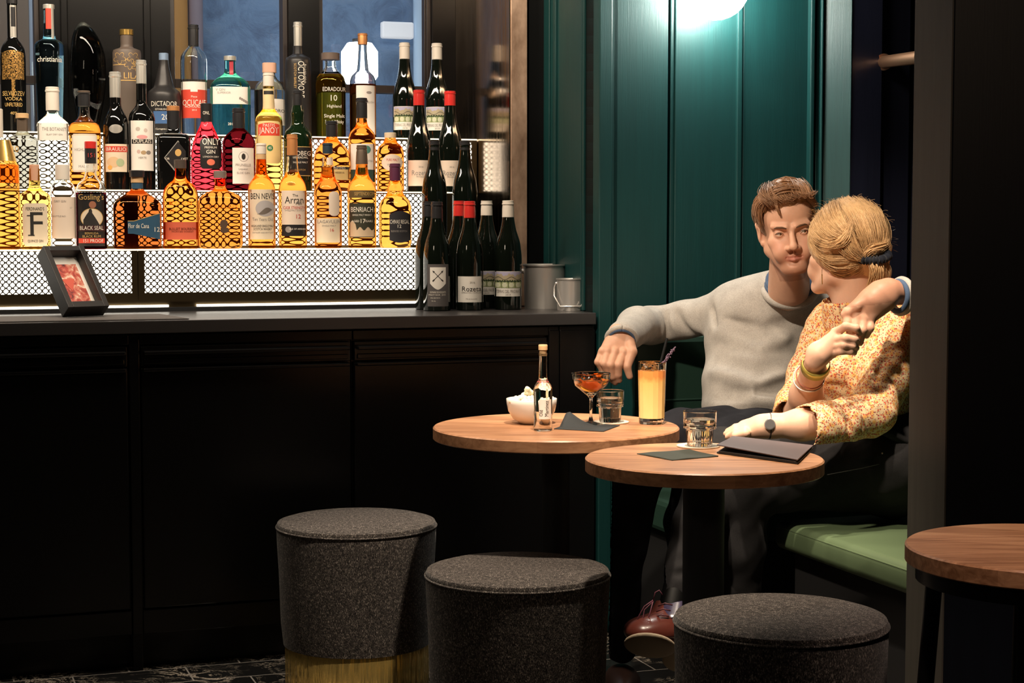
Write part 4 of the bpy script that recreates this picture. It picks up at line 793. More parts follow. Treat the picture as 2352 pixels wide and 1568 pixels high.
# long drink
p, s = top_point(1497, 972); H = (974 - 832) * s; R = 33 * s
e = empty('long_drink', p, 0, label='tall highball glass of orange-yellow drink with straw and lavender', cat='cocktail')
fz = H * .865; b = MB(); b.lathe([(R * .86, 0), (R * .88, .002), (R * .90, .0135), (.0004, .0135)], 16, cap1=False); b.build('glass_base', M_clear, e, smooth=True, angle=12); b = MB(); b.lathe([(R * .978, fz + .0005), (R, H - .001), (R * .98, H), (R * .95, H - .002), (R * .93, fz + .0005)], 16, close=True); b.build('glass_rim', M_clear, e, smooth=True, angle=12)
dm = mat('yellow_cocktail', (.95, .66, .22), .12, trans=.12, ior=1.34, spec=.6); n = N(dm)
sx = n.node('ShaderNodeSeparateXYZ'); n.link(n.coord(), sx.inputs[0]); f = n.math('ADD', n.math('MULTIPLY', sx.outputs[2], 1 / (H * .86)), n.math('MULTIPLY', n.noise(n.coord((60, 60, 25)), 1.5, 4), .22))
n.link(n.ramp(f, [(.15, (.95, .80, .36)), (.9, (.97, .62, .20)), (1.05, (.95, .36, .10))]), n.b.inputs['Base Color'])
b = MB(); b.lathe([(.0004, .014), (R * .90, .014), (R * .91, .03), (R * .978, fz), (.0004, fz)], 16, cap0=False, cap1=False); b.build('drink', dm, e, smooth=True, angle=12)
b = MB(); ice(b, (.0, -.004, H * .90), .014, 12); ice(b, (-.010, .006, H * .87), .013, 21); b.build('ice', M_clear, e)
p_a, p_b = W(1513, 850, p[1] + .004) - p, W(1532, 777, p[1] + .03) - p
b = MB(); b.tube([p_a - (p_b - p_a) * .8, p_b], .0031, 12); b.build('straw', plain((.008, .008, .008), .7, spec=.1), e, smooth=True)
b = MB(); p_c, p_d = W(1522, 835, p[1] + .01) - p, W(1551, 798, p[1] + .01) - p; b.tube([p_c - (p_d - p_c) * .5, p_d], .0008, 6)
rr = random.Random(2)
for i in range(60):
    t = i / 60; c = p_c + (p_d - p_c) * t; b.ball(c + np.array([rr.uniform(-.0045, .0045) * (1.1 - t * .6), rr.uniform(-.004, .004), rr.uniform(-.003, .003)]), rr.uniform(.0012, .0024), 6, 4)
b.build('lavender_sprig', mat('lavender', (.16, .10, .15), .8), e, smooth=True)
# napkins
M_nap = mat('dark_paper', (.022, .025, .027), .85); M_nap2 = mat('dark_paper_green', (.050, .056, .045), .85)
def sheet(name, quad, m, label, cat, lift=None, thick=.0012, nn=14):
    P = [onz(x, y, TZ + .0012) for x, y in quad]; c = sum(P) / 4; V = []; 
    for i in range(nn + 1):
        for j in range(nn + 1):
            a, d = i / nn, j / nn; q = P[0] * (1 - a) * (1 - d) + P[1] * a * (1 - d) + P[2] * a * d + P[3] * (1 - a) * d - c
            z = lift(a, d) if lift else 0; V.append((q[0], q[1], z))
    F_ = [(i * (nn + 1) + j, (i + 1) * (nn + 1) + j, (i + 1) * (nn + 1) + j + 1, i * (nn + 1) + j + 1) for i in range(nn) for j in range(nn)]
    b = MB(); b.add(V, F_); o = b.build(name, m, loc=c, smooth=True, angle=30); md = o.modifiers.new('th', 'SOLIDIFY'); md.thickness = thick; md.offset = 1
    return tag(o, label, cat)
sheet('napkin', [(1272, 984), (1318, 968), (1424, 976), (1386, 990)], M_nap, 'dark napkin with a raised corner under the coupe glass', 'napkin',
      lift=lambda a, d: .034 * max(0, 1 - abs(a - .62) / .33) * max(0, 1 - abs(d - .05) / .5) ** 1.3)
sheet('napkin', [(1463, 1041), (1583, 1032), (1650, 1047), (1544, 1056)], M_nap2, 'flat dark paper napkin beside the menu folder', 'napkin', lift=lambda a, d: .001 * math.sin(a * 5 + d * 3) ** 2, thick=.0025)
# menu folder
m_menu = mat('menu_cover', (.085, .060, .062), .5)
A_, B_, C_, D_ = onz(1646, 1041, TZ), onz(1684, 1016, TZ), onz(1868, 1031, TZ), onz(1832, 1066, TZ)
e = empty('menu_folder', (A_ + C_) / 2, 0, label='closed aubergine-grey menu folder slightly gaping on the right table', cat='menu'); c = (A_ + C_) / 2
def slab(name, P, z, th, m):
    V = []
    for zz_ in (0, th): V += [(q[0] - c[0], q[1] - c[1], z[i] + zz_) for i, q in enumerate(P)]
    b = MB(); b.add(V, [(3, 2, 1, 0), (4, 5, 6, 7), (0, 1, 5, 4), (1, 2, 6, 5), (2, 3, 7, 6), (3, 0, 4, 7)]); return b.build(name, m, e, bevel=.0006)
slab('lower_cover', [A_ + .0, B_, C_, D_], [.0005] * 4, .0025, M_blackm)
slab('pages', [A_ * .97 + D_ * .03, B_ * .97 + C_ * .03, C_ * .98 + B_ * .02, D_ * .98 + A_ * .02], [.003, .003, .003, .003], .003, mat('menu_pages', (.02, .018, .018), .6))
tc = slab('upper_cover', [A_, B_, C_, D_], [.0165, .0125, .0062, .0075], .0022, m_menu)
V, F_ = text_mesh('* BAR *', .012); mid = (A_ + B_ + C_ + D_) / 4 * 1 + (D_ - C_) * .12; dirx = (D_ - A_); dirx = dirx / np.linalg.norm(dirx); diry = (B_ - A_) / np.linalg.norm(B_ - A_)
b = MB(); b.ball((mid[0] - c[0] - .01, mid[1] - c[1], .0131), .0035, 10, 6, (1, 1, .15)); b.build('emblem', plain((.75, .68, .6), .5), tc)
# folded paper lying beyond the table edge is part of the lap, not built
# ------------------------------------------------------------------ organic surfaces: signed distance fields meshed with surface nets
def smin(a, b, k):
    h = np.clip(.5 + .5 * (b - a) / k, 0, 1); return b + (a - b) * h - k * h * (1 - h)
class Field:
    def __init__(s, lo, hi, h):
        s.h = h; s.lo = np.array(lo, float); s.n = np.ceil((np.array(hi) - s.lo) / h).astype(int) + 1
        s.d = np.full(s.n, .08, np.float32); s.ax = [s.lo[i] + h * np.arange(s.n[i]) for i in range(3)]
    def sub(s, lo, hi):
        i0 = np.clip(np.floor((np.array(lo) - s.lo) / s.h).astype(int), 0, s.n); i1 = np.clip(np.ceil((np.array(hi) - s.lo) / s.h).astype(int) + 1, 0, s.n)
        if (i1 <= i0).any(): return None, None
        sl = tuple(slice(a, c) for a, c in zip(i0, i1)); X, Y, Z = np.meshgrid(*[s.ax[i][sl[i]] for i in range(3)], indexing='ij', sparse=True); return sl, (X, Y, Z)
    def _put(s, sl, d, k, op):
        d = d.astype(np.float32)
        if op == 'u': s.d[sl] = smin(s.d[sl], d, k) if k > 0 else np.minimum(s.d[sl], d)
        elif op == 's': s.d[sl] = -smin(-s.d[sl], d, k)
    def cone(s, a, b, ra, rb, k=.01, op='u', m=.05):
        a = np.array(a, float); b = np.array(b, float); R = max(ra, rb) + m + k
        sl, g = s.sub(np.minimum(a, b) - R, np.maximum(a, b) + R)
        if sl is None: return s
        X, Y, Z = g; ba = b - a; L = ba @ ba + 1e-12
        t = np.clip(((X - a[0]) * ba[0] + (Y - a[1]) * ba[1] + (Z - a[2]) * ba[2]) / L, 0, 1)
        d = np.sqrt((X - a[0] - t * ba[0]) ** 2 + (Y - a[1] - t * ba[1]) ** 2 + (Z - a[2] - t * ba[2]) ** 2) - (ra + (rb - ra) * t)
        s._put(sl, d, k, op); return s
    def chain(s, pts, rad, k=.01):
        for i in range(len(pts) - 1): s.cone(pts[i], pts[i + 1], rad[i], rad[i + 1], k)
        return s
    def ell(s, c, r, k=.01, op='u', R=None, m=.05):
        c = np.array(c, float); r = np.array(r, float); e = r.max() + m + k
        sl, g = s.sub(c - e, c + e)
        if sl is None: return s
        X, Y, Z = g[0] - c[0], g[1] - c[1], g[2] - c[2]
        if R is not None: X, Y, Z = [R[0, i] * X + R[1, i] * Y + R[2, i] * Z for i in range(3)]
        q = np.sqrt((X / r[0]) ** 2 + (Y / r[1]) ** 2 + (Z / r[2]) ** 2); q2 = np.sqrt((X / r[0] ** 2) ** 2 + (Y / r[1] ** 2) ** 2 + (Z / r[2] ** 2) ** 2) + 1e-9
        s._put(sl, q * (q - 1) / q2, k, op); return s
    def fold(s, a, b, w_, amp):          # soft ridge (+) or crease (-) along a segment
        a = np.array(a, float); b = np.array(b, float); R = 3 * w_
        sl, g = s.sub(np.minimum(a, b) - R, np.maximum(a, b) + R)
        if sl is None: return s
        X, Y, Z = g; ba = b - a; L = ba @ ba + 1e-12
        t = np.clip(((X - a[0]) * ba[0] + (Y - a[1]) * ba[1] + (Z - a[2]) * ba[2]) / L, 0, 1)
        q = (X - a[0] - t * ba[0]) ** 2 + (Y - a[1] - t * ba[1]) ** 2 + (Z - a[2] - t * ba[2]) ** 2
        s.d[sl] -= (amp * np.exp(-q / w_ ** 2) * (1 - .75 * np.abs(2 * t - 1) ** 3)).astype(np.float32); return s
    def wob(s, amp, f, seed=0):
        X, Y, Z = np.meshgrid(*s.ax, indexing='ij', sparse=True); g = np.random.default_rng(seed)
        for i in range(4):
            q = g.uniform(-1, 1, 3) * f * (1 + .6 * i); ph = g.uniform(0, 6, 1)[0]
            s.d -= (amp / (1 + .6 * i) * np.sin(q[0] * X + q[1] * Y + q[2] * Z + ph)).astype(np.float32)
        return s
    def mesh(s):
        d = s.d; n = d.shape; neg = d < 0
        c = [neg[i:n[0] - 1 + i, j:n[1] - 1 + j, k:n[2] - 1 + k] for i in (0, 1) for j in (0, 1) for k in (0, 1)]
        anyc = c[0].copy(); allc = c[0].copy()
        for q in c[1:]: anyc |= q; allc &= q
        act = anyc & ~allc; I = np.argwhere(act); idx = np.full(act.shape, -1, np.int32); idx[act] = np.arange(len(I)); del anyc, allc
        D = {(i, j, k): d[I[:, 0] + i, I[:, 1] + j, I[:, 2] + k] for i in (0, 1) for j in (0, 1) for k in (0, 1)}
        acc = np.zeros((len(I), 3)); cnt = np.zeros(len(I))
        for axis in range(3):
            o = [i for i in range(3) if i != axis]
            for u in (0, 1):
                for v in (0, 1):
                    p0 = [0, 0, 0]; p0[o[0]] = u; p0[o[1]] = v; p1 = list(p0); p1[axis] = 1
                    A = D[tuple(p0)]; B_ = D[tuple(p1)]; m = (A < 0) != (B_ < 0); t = np.where(m, A / np.where(m, A - B_, 1), 0)
                    acc[:, axis] += t; cnt += m; acc[:, o[0]] += m * u; acc[:, o[1]] += m * v
        V = s.lo + s.h * (I + acc / cnt[:, None]); Q = []
        for axis in range(3):
            o = [(axis + 1) % 3, (axis + 2) % 3]; s0 = [slice(1, n[i] - 1) for i in range(3)]; s1 = list(s0)
            s0[axis] = slice(0, n[axis] - 1); s1[axis] = slice(1, n[axis]); a = neg[tuple(s0)]; b = neg[tuple(s1)]
            E = np.argwhere(a != b); E[:, o[0]] += 1; E[:, o[1]] += 1; fl = a[a != b]
            def at(du, dv): e = E.copy(); e[:, o[0]] -= du; e[:, o[1]] -= dv; return idx[e[:, 0], e[:, 1], e[:, 2]]
            q = np.stack([at(1, 1), at(0, 1), at(0, 0), at(1, 0)], 1); q[~fl] = q[~fl][:, ::-1]; Q.append(q)
        s.d = None; return V, np.vstack(Q)
def mesh_obj(name, parts, m, parent, vcol=None):
    V = []; Fq = []; n = 0
    for v, q in parts: V.append(v); Fq.append(q + n); n += len(v)
    V = np.vstack(V); Fq = np.vstack(Fq); base = np.array(parent.location[:]) if parent else np.zeros(3)
    me = bpy.data.meshes.new(name); me.vertices.add(len(V)); me.vertices.foreach_set('co', (V - base).astype(np.float32).ravel())
    me.loops.add(Fq.size); me.loops.foreach_set('vertex_index', Fq.astype(np.int32).ravel()); me.polygons.add(len(Fq))
    me.polygons.foreach_set('loop_start', (np.arange(len(Fq)) * 4).astype(np.int32)); me.polygons.foreach_set('loop_total', np.full(len(Fq), 4, np.int32))
    me.update(); me.validate(); me.shade_smooth(); me.materials.append(m)
    if vcol is not None:
        at = me.color_attributes.new('tone', 'FLOAT_COLOR', 'POINT'); c = np.ones((len(V), 4), np.float32); c[:, :3] = vcol(V); at.data.foreach_set('color', c.ravel())
    o = bpy.data.objects.new(name, me); COL.objects.link(o); o.parent = parent; return o
def skin_mat(name, col):
    m = mat(name, col, .48, spec=.4); n = N(m); a = n.node('ShaderNodeAttribute', attribute_name='tone')
    h = n.noise(n.coord(), 90, 3, .6); mm = n.node('ShaderNodeMix', data_type='RGBA', blend_type='MULTIPLY'); mm.inputs[0].default_value = 1
    n.link(n.mix(h, tuple(c * .93 for c in col), tuple(min(1, c * 1.06) for c in col)), mm.inputs[6]); n.link(a.outputs[0], mm.inputs[7]); n.link(mm.outputs[2], n.b.inputs['Base Color'])
    n.b.inputs['Subsurface Weight'].default_value = .12; n.b.inputs['Subsurface Radius'].default_value = (.012, .005, .003); n.b.inputs['Subsurface Scale'].default_value = .6
    n.bump(n.noise(n.coord(), 420, 2), .08, .0006); return m
M_skin = skin_mat('skin', (.66, .37, .25)); M_skin2 = skin_mat('fair_skin', (.72, .43, .30))
def fabric(name, col, var=.25, sc=700, bump=.35, rough=.9, stretch=(1, 1, 1), sheen=.1):
    m = mat(name, col, rough, spec=.15, sheen=sheen); n = N(m); g = n.noise(n.coord(stretch), sc, 3, .65); h = n.noise(n.coord(), 25, 3, .6)
    f = n.math('ADD', n.math('MULTIPLY', g, .6), n.math('MULTIPLY', h, .4))
    n.link(n.ramp(f, [(.3, tuple(c * (1 - var) for c in col)), (.7, tuple(min(1, c * (1 + var)) for c in col))]), n.b.inputs['Base Color']); n.bump(g, bump, .001); return m
M_sweat = fabric('grey_wool', (.41, .38, .345), .28, 380, .5); M_shirt = fabric('blue_shirt', (.07, .11, .19), .25, 900)
M_jean = fabric('dark_denim', (.020, .020, .025), .4, 800, sheen=0); M_jeanw = fabric('black_denim', (.022, .021, .022), .4, 800, sheen=0)
m_flor = mat('floral_cotton', (.8, .6, .35), .85, spec=.15); n = N(m_flor)
def vor(scale, off, lo, hi):
    v = n.node('ShaderNodeTexVoronoi'); v.inputs['Scale'].default_value = scale; mp = n.node('ShaderNodeMapping'); mp.inputs['Location'].default_value = (off, off * 2, off * 3)
    n.link(n.coord(), mp.inputs[0]); n.link(mp.outputs[0], v.inputs['Vector']); mr = n.node('ShaderNodeMapRange'); mr.inputs[1].default_value = lo; mr.inputs[2].default_value = hi; mr.inputs[3].default_value = 1; mr.inputs[4].default_value = 0
    n.link(v.outputs[0], mr.inputs[0]); return mr.outputs[0], v
base = n.mix(vor(80, 3.3, .30, .55)[0], (.84, .62, .36), (.84, .44, .13))
base = n.mix(vor(150, 1.1, .28, .40)[0], base, (.62, .12, .07)); base = n.mix(vor(190, 7.7, .22, .33)[0], base, (.30, .06, .08)); base = n.mix(vor(210, 5.2, .18, .28)[0], base, (.28, .30, .22))
n.link(base, n.b.inputs['Base Color']); n.bump(n.noise(n.coord(), 300, 2), .15, .0006); M_floral = m_flor
def hair_mat(name, a, b_):
    m = mat(name, a, .42, spec=.5, sheen=.1); n = N(m); tc = n.node('ShaderNodeTexCoord')
    h = n.noise(n.coord((1, 1, 1)), 120, 3, .7); r_ = n.noise(n.coord(), 22, 3, .6); f = n.math('ADD', n.math('MULTIPLY', h, .55), n.math('MULTIPLY', r_, .45))
    n.link(n.ramp(f, [(.32, a), (.68, b_)]), n.b.inputs['Base Color']); return m
M_hairm = hair_mat('brown_hair', (.14, .062, .028), (.40, .20, .09)); M_hairw = hair_mat('blond_hair', (.42, .23, .09), (.80, .52, .26))
def P(px, py, Y): return W(px, py, Y)
def strands(name, guides, count, rad, m, parent, jit=.0025, seed=1, npt=9, seg=4, rseq=None):
    """guides: list of strips; each strip a list of polylines; strands are interpolated between neighbouring polylines of a strip"""
    g = np.random.default_rng(seed); b = MB()
    def res(p, n):
        p = np.asarray(p, float); t = np.linspace(0, len(p) - 1, n); out = np.zeros((n, 3))
        for i, x in enumerate(t):
            k = min(int(x), len(p) - 2); f = x - k; p0 = p[max(k - 1, 0)]; p1 = p[k]; p2 = p[k + 1]; p3 = p[min(k + 2, len(p) - 1)]
            out[i] = .5 * ((2 * p1) + (-p0 + p2) * f + (2 * p0 - 5 * p1 + 4 * p2 - p3) * f * f + (-p0 + 3 * p1 - 3 * p2 + p3) * f ** 3)
        return out
    for strip, cnt in zip(guides, count):
        G = [res(p, npt) for p in strip]
        for _ in range(cnt):
            u = g.uniform(0, len(G) - 1); k = min(int(u), len(G) - 2); f = u - k; p = G[k] * (1 - f) + G[k + 1] * f
            n0 = g.normal(0, jit, 3); n1 = g.normal(0, jit, 3); t = np.linspace(0, 1, npt)[:, None]; p = p + n0 * (1 - t) + n1 * t + np.sin(t * PI) * g.normal(0, jit, 3)
            a = g.uniform(0, .12); z = g.uniform(.85, 1); q = res(p, npt) ; i0 = int(a * npt); q = q[i0:max(i0 + 4, int(z * npt) + 1)]
            r0 = rad * g.uniform(.6, 1.3); prof = np.sin(np.linspace(.35, PI - .12, len(q))) * r0; b.tube(q, prof, seg, caps=False)
    return b.build(name, m, parent, smooth=True, loc=-np.array(parent.location[:]) if parent else None, angle=180)
# ------------------------------------------------------------------ heads
def Rot(yaw, roll, pitch):          # local: x subject's left, -y front, z up
    cy, sy = math.cos(yaw), math.sin(yaw); Rz = np.array([[cy, -sy, 0], [sy, cy, 0], [0, 0, 1]])
    cr, sr = math.cos(roll), math.sin(roll); Ry = np.array([[cr, 0, sr], [0, 1, 0], [-sr, 0, cr]])
    cp, sp_ = math.cos(pitch), math.sin(pitch); Rx = np.array([[1, 0, 0], [0, cp, -sp_], [0, sp_, cp]])
    return Ry @ Rz @ Rx
def head_field(F, c, R, sc, male=True):
    def p(x, y, z):
        if z < -.02: z = -.02 + (z + .02) * .90
        return c + R @ (np.array([x, y, z]) * sc)
    def E(x, y, z, rx, ry, rz, k=.012, op='u'): F.ell(p(x, y, z), np.array([rx, ry, rz]) * sc, k * sc, op, R)
    def C(a, b, ra, rb, k=.008, op='u'): F.cone(p(*a), p(*b), ra * sc, rb * sc, k * sc, op)
    E(0, .012, .035, .071, .094, .083); E(0, -.040, .040, .058, .050, .052, .02); E(0, -.032, -.030, .053, .060, .066, .02)
    jw = .046 if male else .044
    for s_ in (-1, 1):
        C((s_ * jw, .006, -.050), (s_ * .020, -.070, -.100), .018, .016, .02); C((s_ * .048, .008, -.02), (s_ * jw, .006, -.05), .014, .016, .02)
        E(s_ * .040, -.066, -.022, .021, .018, .018, .02); E(s_ * .030, -.078, -.055, .020, .018, .022, .02)
        C((s_ * .044, -.078, .020), (s_ * .012, -.092, .016), .008, .0085, .010)
        E(s_ * .030, -.101, -.001, .0165, .014, .0105, .012, 's')
    E(0, -.082, -.100, .022, .017, .016, .018)
    C((0, -.090, .008), (0, -.110, -.030), .0065, .0088, .010); E(0, -.113, -.036, .0105, .0095, .0088, .006)
    for s_ in (-1, 1):
        E(s_ * .0125, -.102, -.040, .0072, .009, .0068, .006); E(s_ * .0065, -.108, -.0475, .0032, .0045, .0032, .002, 's')
    C((0, -.102, -.047), (0, -.097, -.058), .002, .002, .004)
    for s_ in (-1, 1):
        C((s_ * .003, -.0965, -.0615), (s_ * .027, -.0850, -.0672), .0042, .0016, .005); C((0, -.0950, -.0740), (s_ * .023, -.0855, -.0695), .0056, .0022, .005)
        C((0, -.1010, -.0672), (s_ * .029, -.0875, -.0668), .0014, .0012, .002, 's')
        C((0, -.100, -.084), (s_ * .01, -.096, -.084), .003, .002, .008, 's')
        # ears
        C((s_ * .076, .016, .020), (s_ * .068, .006, -.030), .0075, .0055, .004); E(s_ * .074, .014, -.002, .0055, .017, .026, .004); E(s_ * .082, .004, -.003, .008, .011, .018, .003, 's'); E(s_ * .068, .005, -.030, .0055, .008, .009, .004)
        # lids around the eyeball
        F.ell(p(s_ * .031, -.0775, .000), np.array([.0130] * 3) * sc, .003 * sc)
        C((s_ * .021, -.0915, -.0015), (s_ * .041, -.0900, -.0005), .0024, .0024, .0015, 's'); E(s_ * .031, -.0920, -.0002, .0095, .006, .0036, .0015, 's')
    return p
def eyes(c, R, sc, parent, gaze=(0, 0), col=(.10, .06, .03)):
    for s_ in (-1, 1):
        w_ = c + R @ (np.array([s_ * .031, -.0775, .000]) * sc); L0 = -np.array(parent.parent.location[:]); b = MB(); b.ball(w_, .0116 * sc, 20, 14); q = b.build('eye', plain((.55, .48, .42), .25), parent, smooth=True, loc=L0)
        d = np.array([gaze[0], -1, gaze[1]]); d /= np.linalg.norm(d); d = R @ d; a1 = np.cross(d, [0, 0, 1.]); a1 /= np.linalg.norm(a1); a2 = np.cross(d, a1)
        for nm, am, rr_, cc in (('iris', .50, .01175, col), ('pupil', .24, .01185, (.004, .004, .004))):
            V = [w_ + d * rr_ * sc]; Fc = []
            for j in (1, 2, 3):
                for i in range(16): t = 2 * PI * i / 16; V.append(w_ + rr_ * sc * (d * math.cos(am * j / 3) + math.sin(am * j / 3) * (math.cos(t) * a1 + math.sin(t) * a2)))
            Fc = [(0, i + 1, (i + 1) % 16 + 1) for i in range(16)] + [(1 + j * 16 + i, 1 + (j + 1) * 16 + i, 1 + (j + 1) * 16 + (i + 1) % 16, 1 + j * 16 + (i + 1) % 16) for j in (0, 1) for i in range(16)]
            b = MB(); b.add(V, Fc); b.build(nm, plain(cc, .2), q, smooth=True)
def tube_part(name, pts, r, m, parent, seg=8, caps=True):
    b = MB(); b.tube(pts, r, seg, caps); return b.build(name, m, parent, smooth=True, loc=-np.array(parent.location[:]), angle=180)
def finger(F, pts, r0, r1, k=.004):
    n_ = len(pts)
    for i in range(n_ - 1):
        a = r0 + (r1 - r0) * i / (n_ - 1); b = r0 + (r1 - r0) * (i + 1) / (n_ - 1); F.cone(pts[i], pts[i + 1], a, b, k)
# ================================================================== the man
FY = onz(1700, 1400, 0)
man = empty('person', (.62, 4.70, .0), 0, label='person in a grey sweater with short brown hair, arm around the other', cat='person')
HC = P(1810, 527, 4.55); HR = Rot(math.radians(-4), math.radians(-7), math.radians(5)); HS = 1.0
F = Field([.17, 3.92, .77], [1.08, 5.02, 1.36], .0024)
# trunk and arms under the clothes
F.ell(P(1770, 740, 4.80), (.12, .08, .11), .02); F.cone(P(1815, 690, 4.78), P(1812, 720, 4.80), .06, .08, .03)
F.chain([P(1680, 712, 4.85), P(1575, 733, 4.93), P(1492, 746, 4.93), P(1440, 762, 4.72)], [.038, .030, .028, .026], .02)
F.chain([P(1880, 712, 4.84), P(2075, 722, 4.62), P(2138, 715, 4.30), P(2100, 682, 4.08)], [.038, .036, .036, .028], .02)
hp = head_field(F, HC, HR, HS)
F.cone(hp(0, .022, -.06), P(1812, 665, 4.68), .050, .056, .02); F.cone(hp(0, -.025, -.09), P(1820, 668, 4.64), .026, .036, .02)
def tone_m(V):
    L = (V - HC) @ HR / HS; c = np.ones((len(V), 3), np.float32)
    lip = np.exp(-((L[:, 0] / .026) ** 4 + ((L[:, 2] + .064) / .0080) ** 4)) * (L[:, 1] < -.08); c *= 1 - lip[:, None] * np.array([.18, .42, .36])
    beard = np.clip((-.045 - L[:, 2]) / .025, 0, 1) * (L[:, 2] > -.135) * (1 - lip) * (L[:, 1] < .02); must = np.exp(-((L[:, 0] / .022) ** 4 + ((L[:, 2] + .052) / .006) ** 4)) * (L[:, 1] < -.08)
    c *= 1 - (np.clip(beard * .30 + must * .25, 0, .4) * (L[:, 1] < .03))[:, None] * np.array([.8, 1, 1.05])
    chk = np.exp(-(((np.abs(L[:, 0]) - .04) / .02) ** 2 + ((L[:, 2] + .03) / .02) ** 2)) * (L[:, 1] < -.04); c *= 1 - chk[:, None] * np.array([0, .10, .08])
    return c
# his right hand (image left), hanging over the bench back
Yh = 4.62
def Q(x, y, dy=0): return P(x, y, Yh + dy)
F.cone(Q(1440, 762, .10), Q(1428, 774, .03), .026, .028, .01)
for x0, y0, x1, y1, ra, rb in ((1418, 765, 1386, 808, .024, .0125), (1424, 765, 1398, 806, .025, .0135), (1430, 766, 1415, 808, .025, .014), (1438, 768, 1434, 808, .024, .0135)): F.cone(Q(x0, y0, .03), Q(x1, y1, 0), ra, rb, .012)
finger(F, [Q(1384, 806), Q(1374, 831, -.022), Q(1384, 850, -.012), Q(1391, 861, .002)], .0112, .0078)
finger(F, [Q(1396, 805, -.004), Q(1389, 835, -.034), Q(1398, 860, -.022), Q(1407, 873, -.006)], .0122, .0084)
finger(F, [Q(1413, 807, -.004), Q(1403, 838, -.038), Q(1407, 864, -.026), Q(1413, 878, -.012)], .0122, .0086)
finger(F, [Q(1433, 808, -.002), Q(1421, 838, -.036), Q(1420, 860, -.028), Q(1422, 873, -.018)], .0120, .0084)
finger(F, [Q(1444, 778, .012), Q(1452, 808, -.012), Q(1440, 842, -.026), Q(1446, 864, -.024)], .0155, .0090)
for x, y in ((1384, 806), (1396, 805), (1413, 807), (1433, 808)): F.ell(Q(x, y, -.012), (.011,) * 3, .006)
# his left hand (image right) over her shoulder
Yl = 4.02
def Q2(x, y, dy=0): return P(x, y, Yl + dy)
F.cone(Q2(2088, 672, .05), Q2(2040, 672, .02), .029, .028, .01); F.cone(Q2(2040, 668, .02), Q2(2005, 690, 0), .030, .030, .012)
for x0, y0, x1, y1, ra, rb in ((2018, 672, 1948, 718, .026, .0135), (2024, 678, 1968, 727, .027, .014), (2028, 684, 1985, 732, .027, .0135), (2032, 690, 2000, 730, .025, .012)): F.cone(Q2(x0, y0, .01), Q2(x1, y1, 0), ra, rb, .014)
finger(F, [Q2(1948, 716), Q2(1947, 742, -.012), Q2(1953, 765, .006)], .0125, .0088)
finger(F, [Q2(1968, 726, -.004), Q2(1964, 755, -.020), Q2(1968, 778, -.004)], .0125, .0090)
finger(F, [Q2(1984, 730, -.004), Q2(1980, 758, -.022), Q2(1975, 786, -.010)], .0122, .0088)
finger(F, [Q2(2001, 728), Q2(1998, 753, -.016), Q2(1990, 770, -.004)], .0112, .0080)
finger(F, [Q2(2000, 682, -.002), Q2(1966, 704, -.012), Q2(1940, 722, -.004)], .0150, .0095)
for x, y in ((1948, 716), (1968, 726), (1984, 730), (2001, 728)): F.ell(Q2(x, y, -.008), (.0105,) * 3, .006)
man_body = mesh_obj('body', [F.mesh()], M_skin, man, tone_m)
eyes(HC, HR, HS, man_body, gaze=(.72, -.12))
for s_ in (-1, 1):
    tube_part('upper_lashes', [hp(s_ * x, y, z) for x, y, z in ((.0195, -.0915, -.001), (.025, -.0925, .0030), (.031, -.0925, .0042), (.037, -.0910, .0034), (.0425, -.0875, .0005))], [.0004, .0009, .0011, .0010, .0004], plain((.03, .015, .01), .6), man, 6)
# brows
M_brow = mat('brow_hair', (.10, .05, .025), .8)
for s_ in (-1, 1):
    pts = [hp(s_ * x, y, z) for x, y, z in ((.012, -.0985, .0135), (.024, -.0975, .0170), (.036, -.0915, .0180), (.047, -.0800, .0140))]
    tube_part('eyebrow', pts, [.0018, .0026, .0022, .0008], M_brow, man, 8)
# hair of the man
def scalp(th, ph, rr_=1.0, lift=0):      # th around (0 = front), ph up
    x = math.sin(th) * math.cos(ph); y = -math.cos(th) * math.cos(ph); z = math.sin(ph)
    return hp(x * (.0765 + lift) * rr_, .010 + y * (.096 + lift) * rr_, .037 + z * (.086 + lift) * rr_)
F = Field(HC - [.15, .17, .10], HC + [.15, .17, .18], .0025)
F.ell(hp(0, .016, .042), np.array([.0765, .097, .088]) * HS, .01, 'u', HR)
F.ell(hp(-.01, -.028, .088), np.array([.060, .060, .042]) * HS, .02, 'u', HR)
F.ell(hp(0, -.095, -.020), np.array([.070, .068, .082]) * HS, .006, 's', HR)
F.ell(hp(0, -.030, -.090), np.array([.098, .090, .068]) * HS, .006, 's', HR)
for s_ in (-1, 1): F.ell(hp(s_ * .085, .008, -.022), np.array([.020, .024, .034]) * HS, .004, 's', HR)
F.wob(.0012, 160, 4)
hc = mesh_obj('hair', [F.mesh()], M_hairm, man)
G1 = []
for i in range(9):      # top: from the parting on his right, swept over to his left and forward
    y0 = -.078 + i * .020
    G1.append([hp(-.064, y0 * .75 + .0, .074 - abs(y0) * .15), hp(-.048, y0 - .006, .108 - abs(y0 + .01) * .18), hp(-.016, y0 - .012, .128 - abs(y0) * .25), hp(.022, y0 - .008, .126 - abs(y0) * .25), hp(.052, y0, .102 - abs(y0) * .2), hp(.072, y0 + .010, .058)])
G2 = []
for i in range(8):      # sides, image left
    y0 = -.062 + i * .020
    G2.append([hp(-.050, y0, .106 - abs(y0) * .3), hp(-.069, y0 + .004, .074), hp(-.0740, y0 + .010, .042), hp(-.0700, y0 + .014, .018)])
G3 = []                  # fringe lifting off the forehead
for i in range(7):
    x0 = -.066 + i * .021
    G3.append([hp(x0 * .8, -.030, .128), hp(x0, -.070, .112), hp(x0 + .006, -.092, .092), hp(x0 + .018, -.094, .076 + .004 * i)])
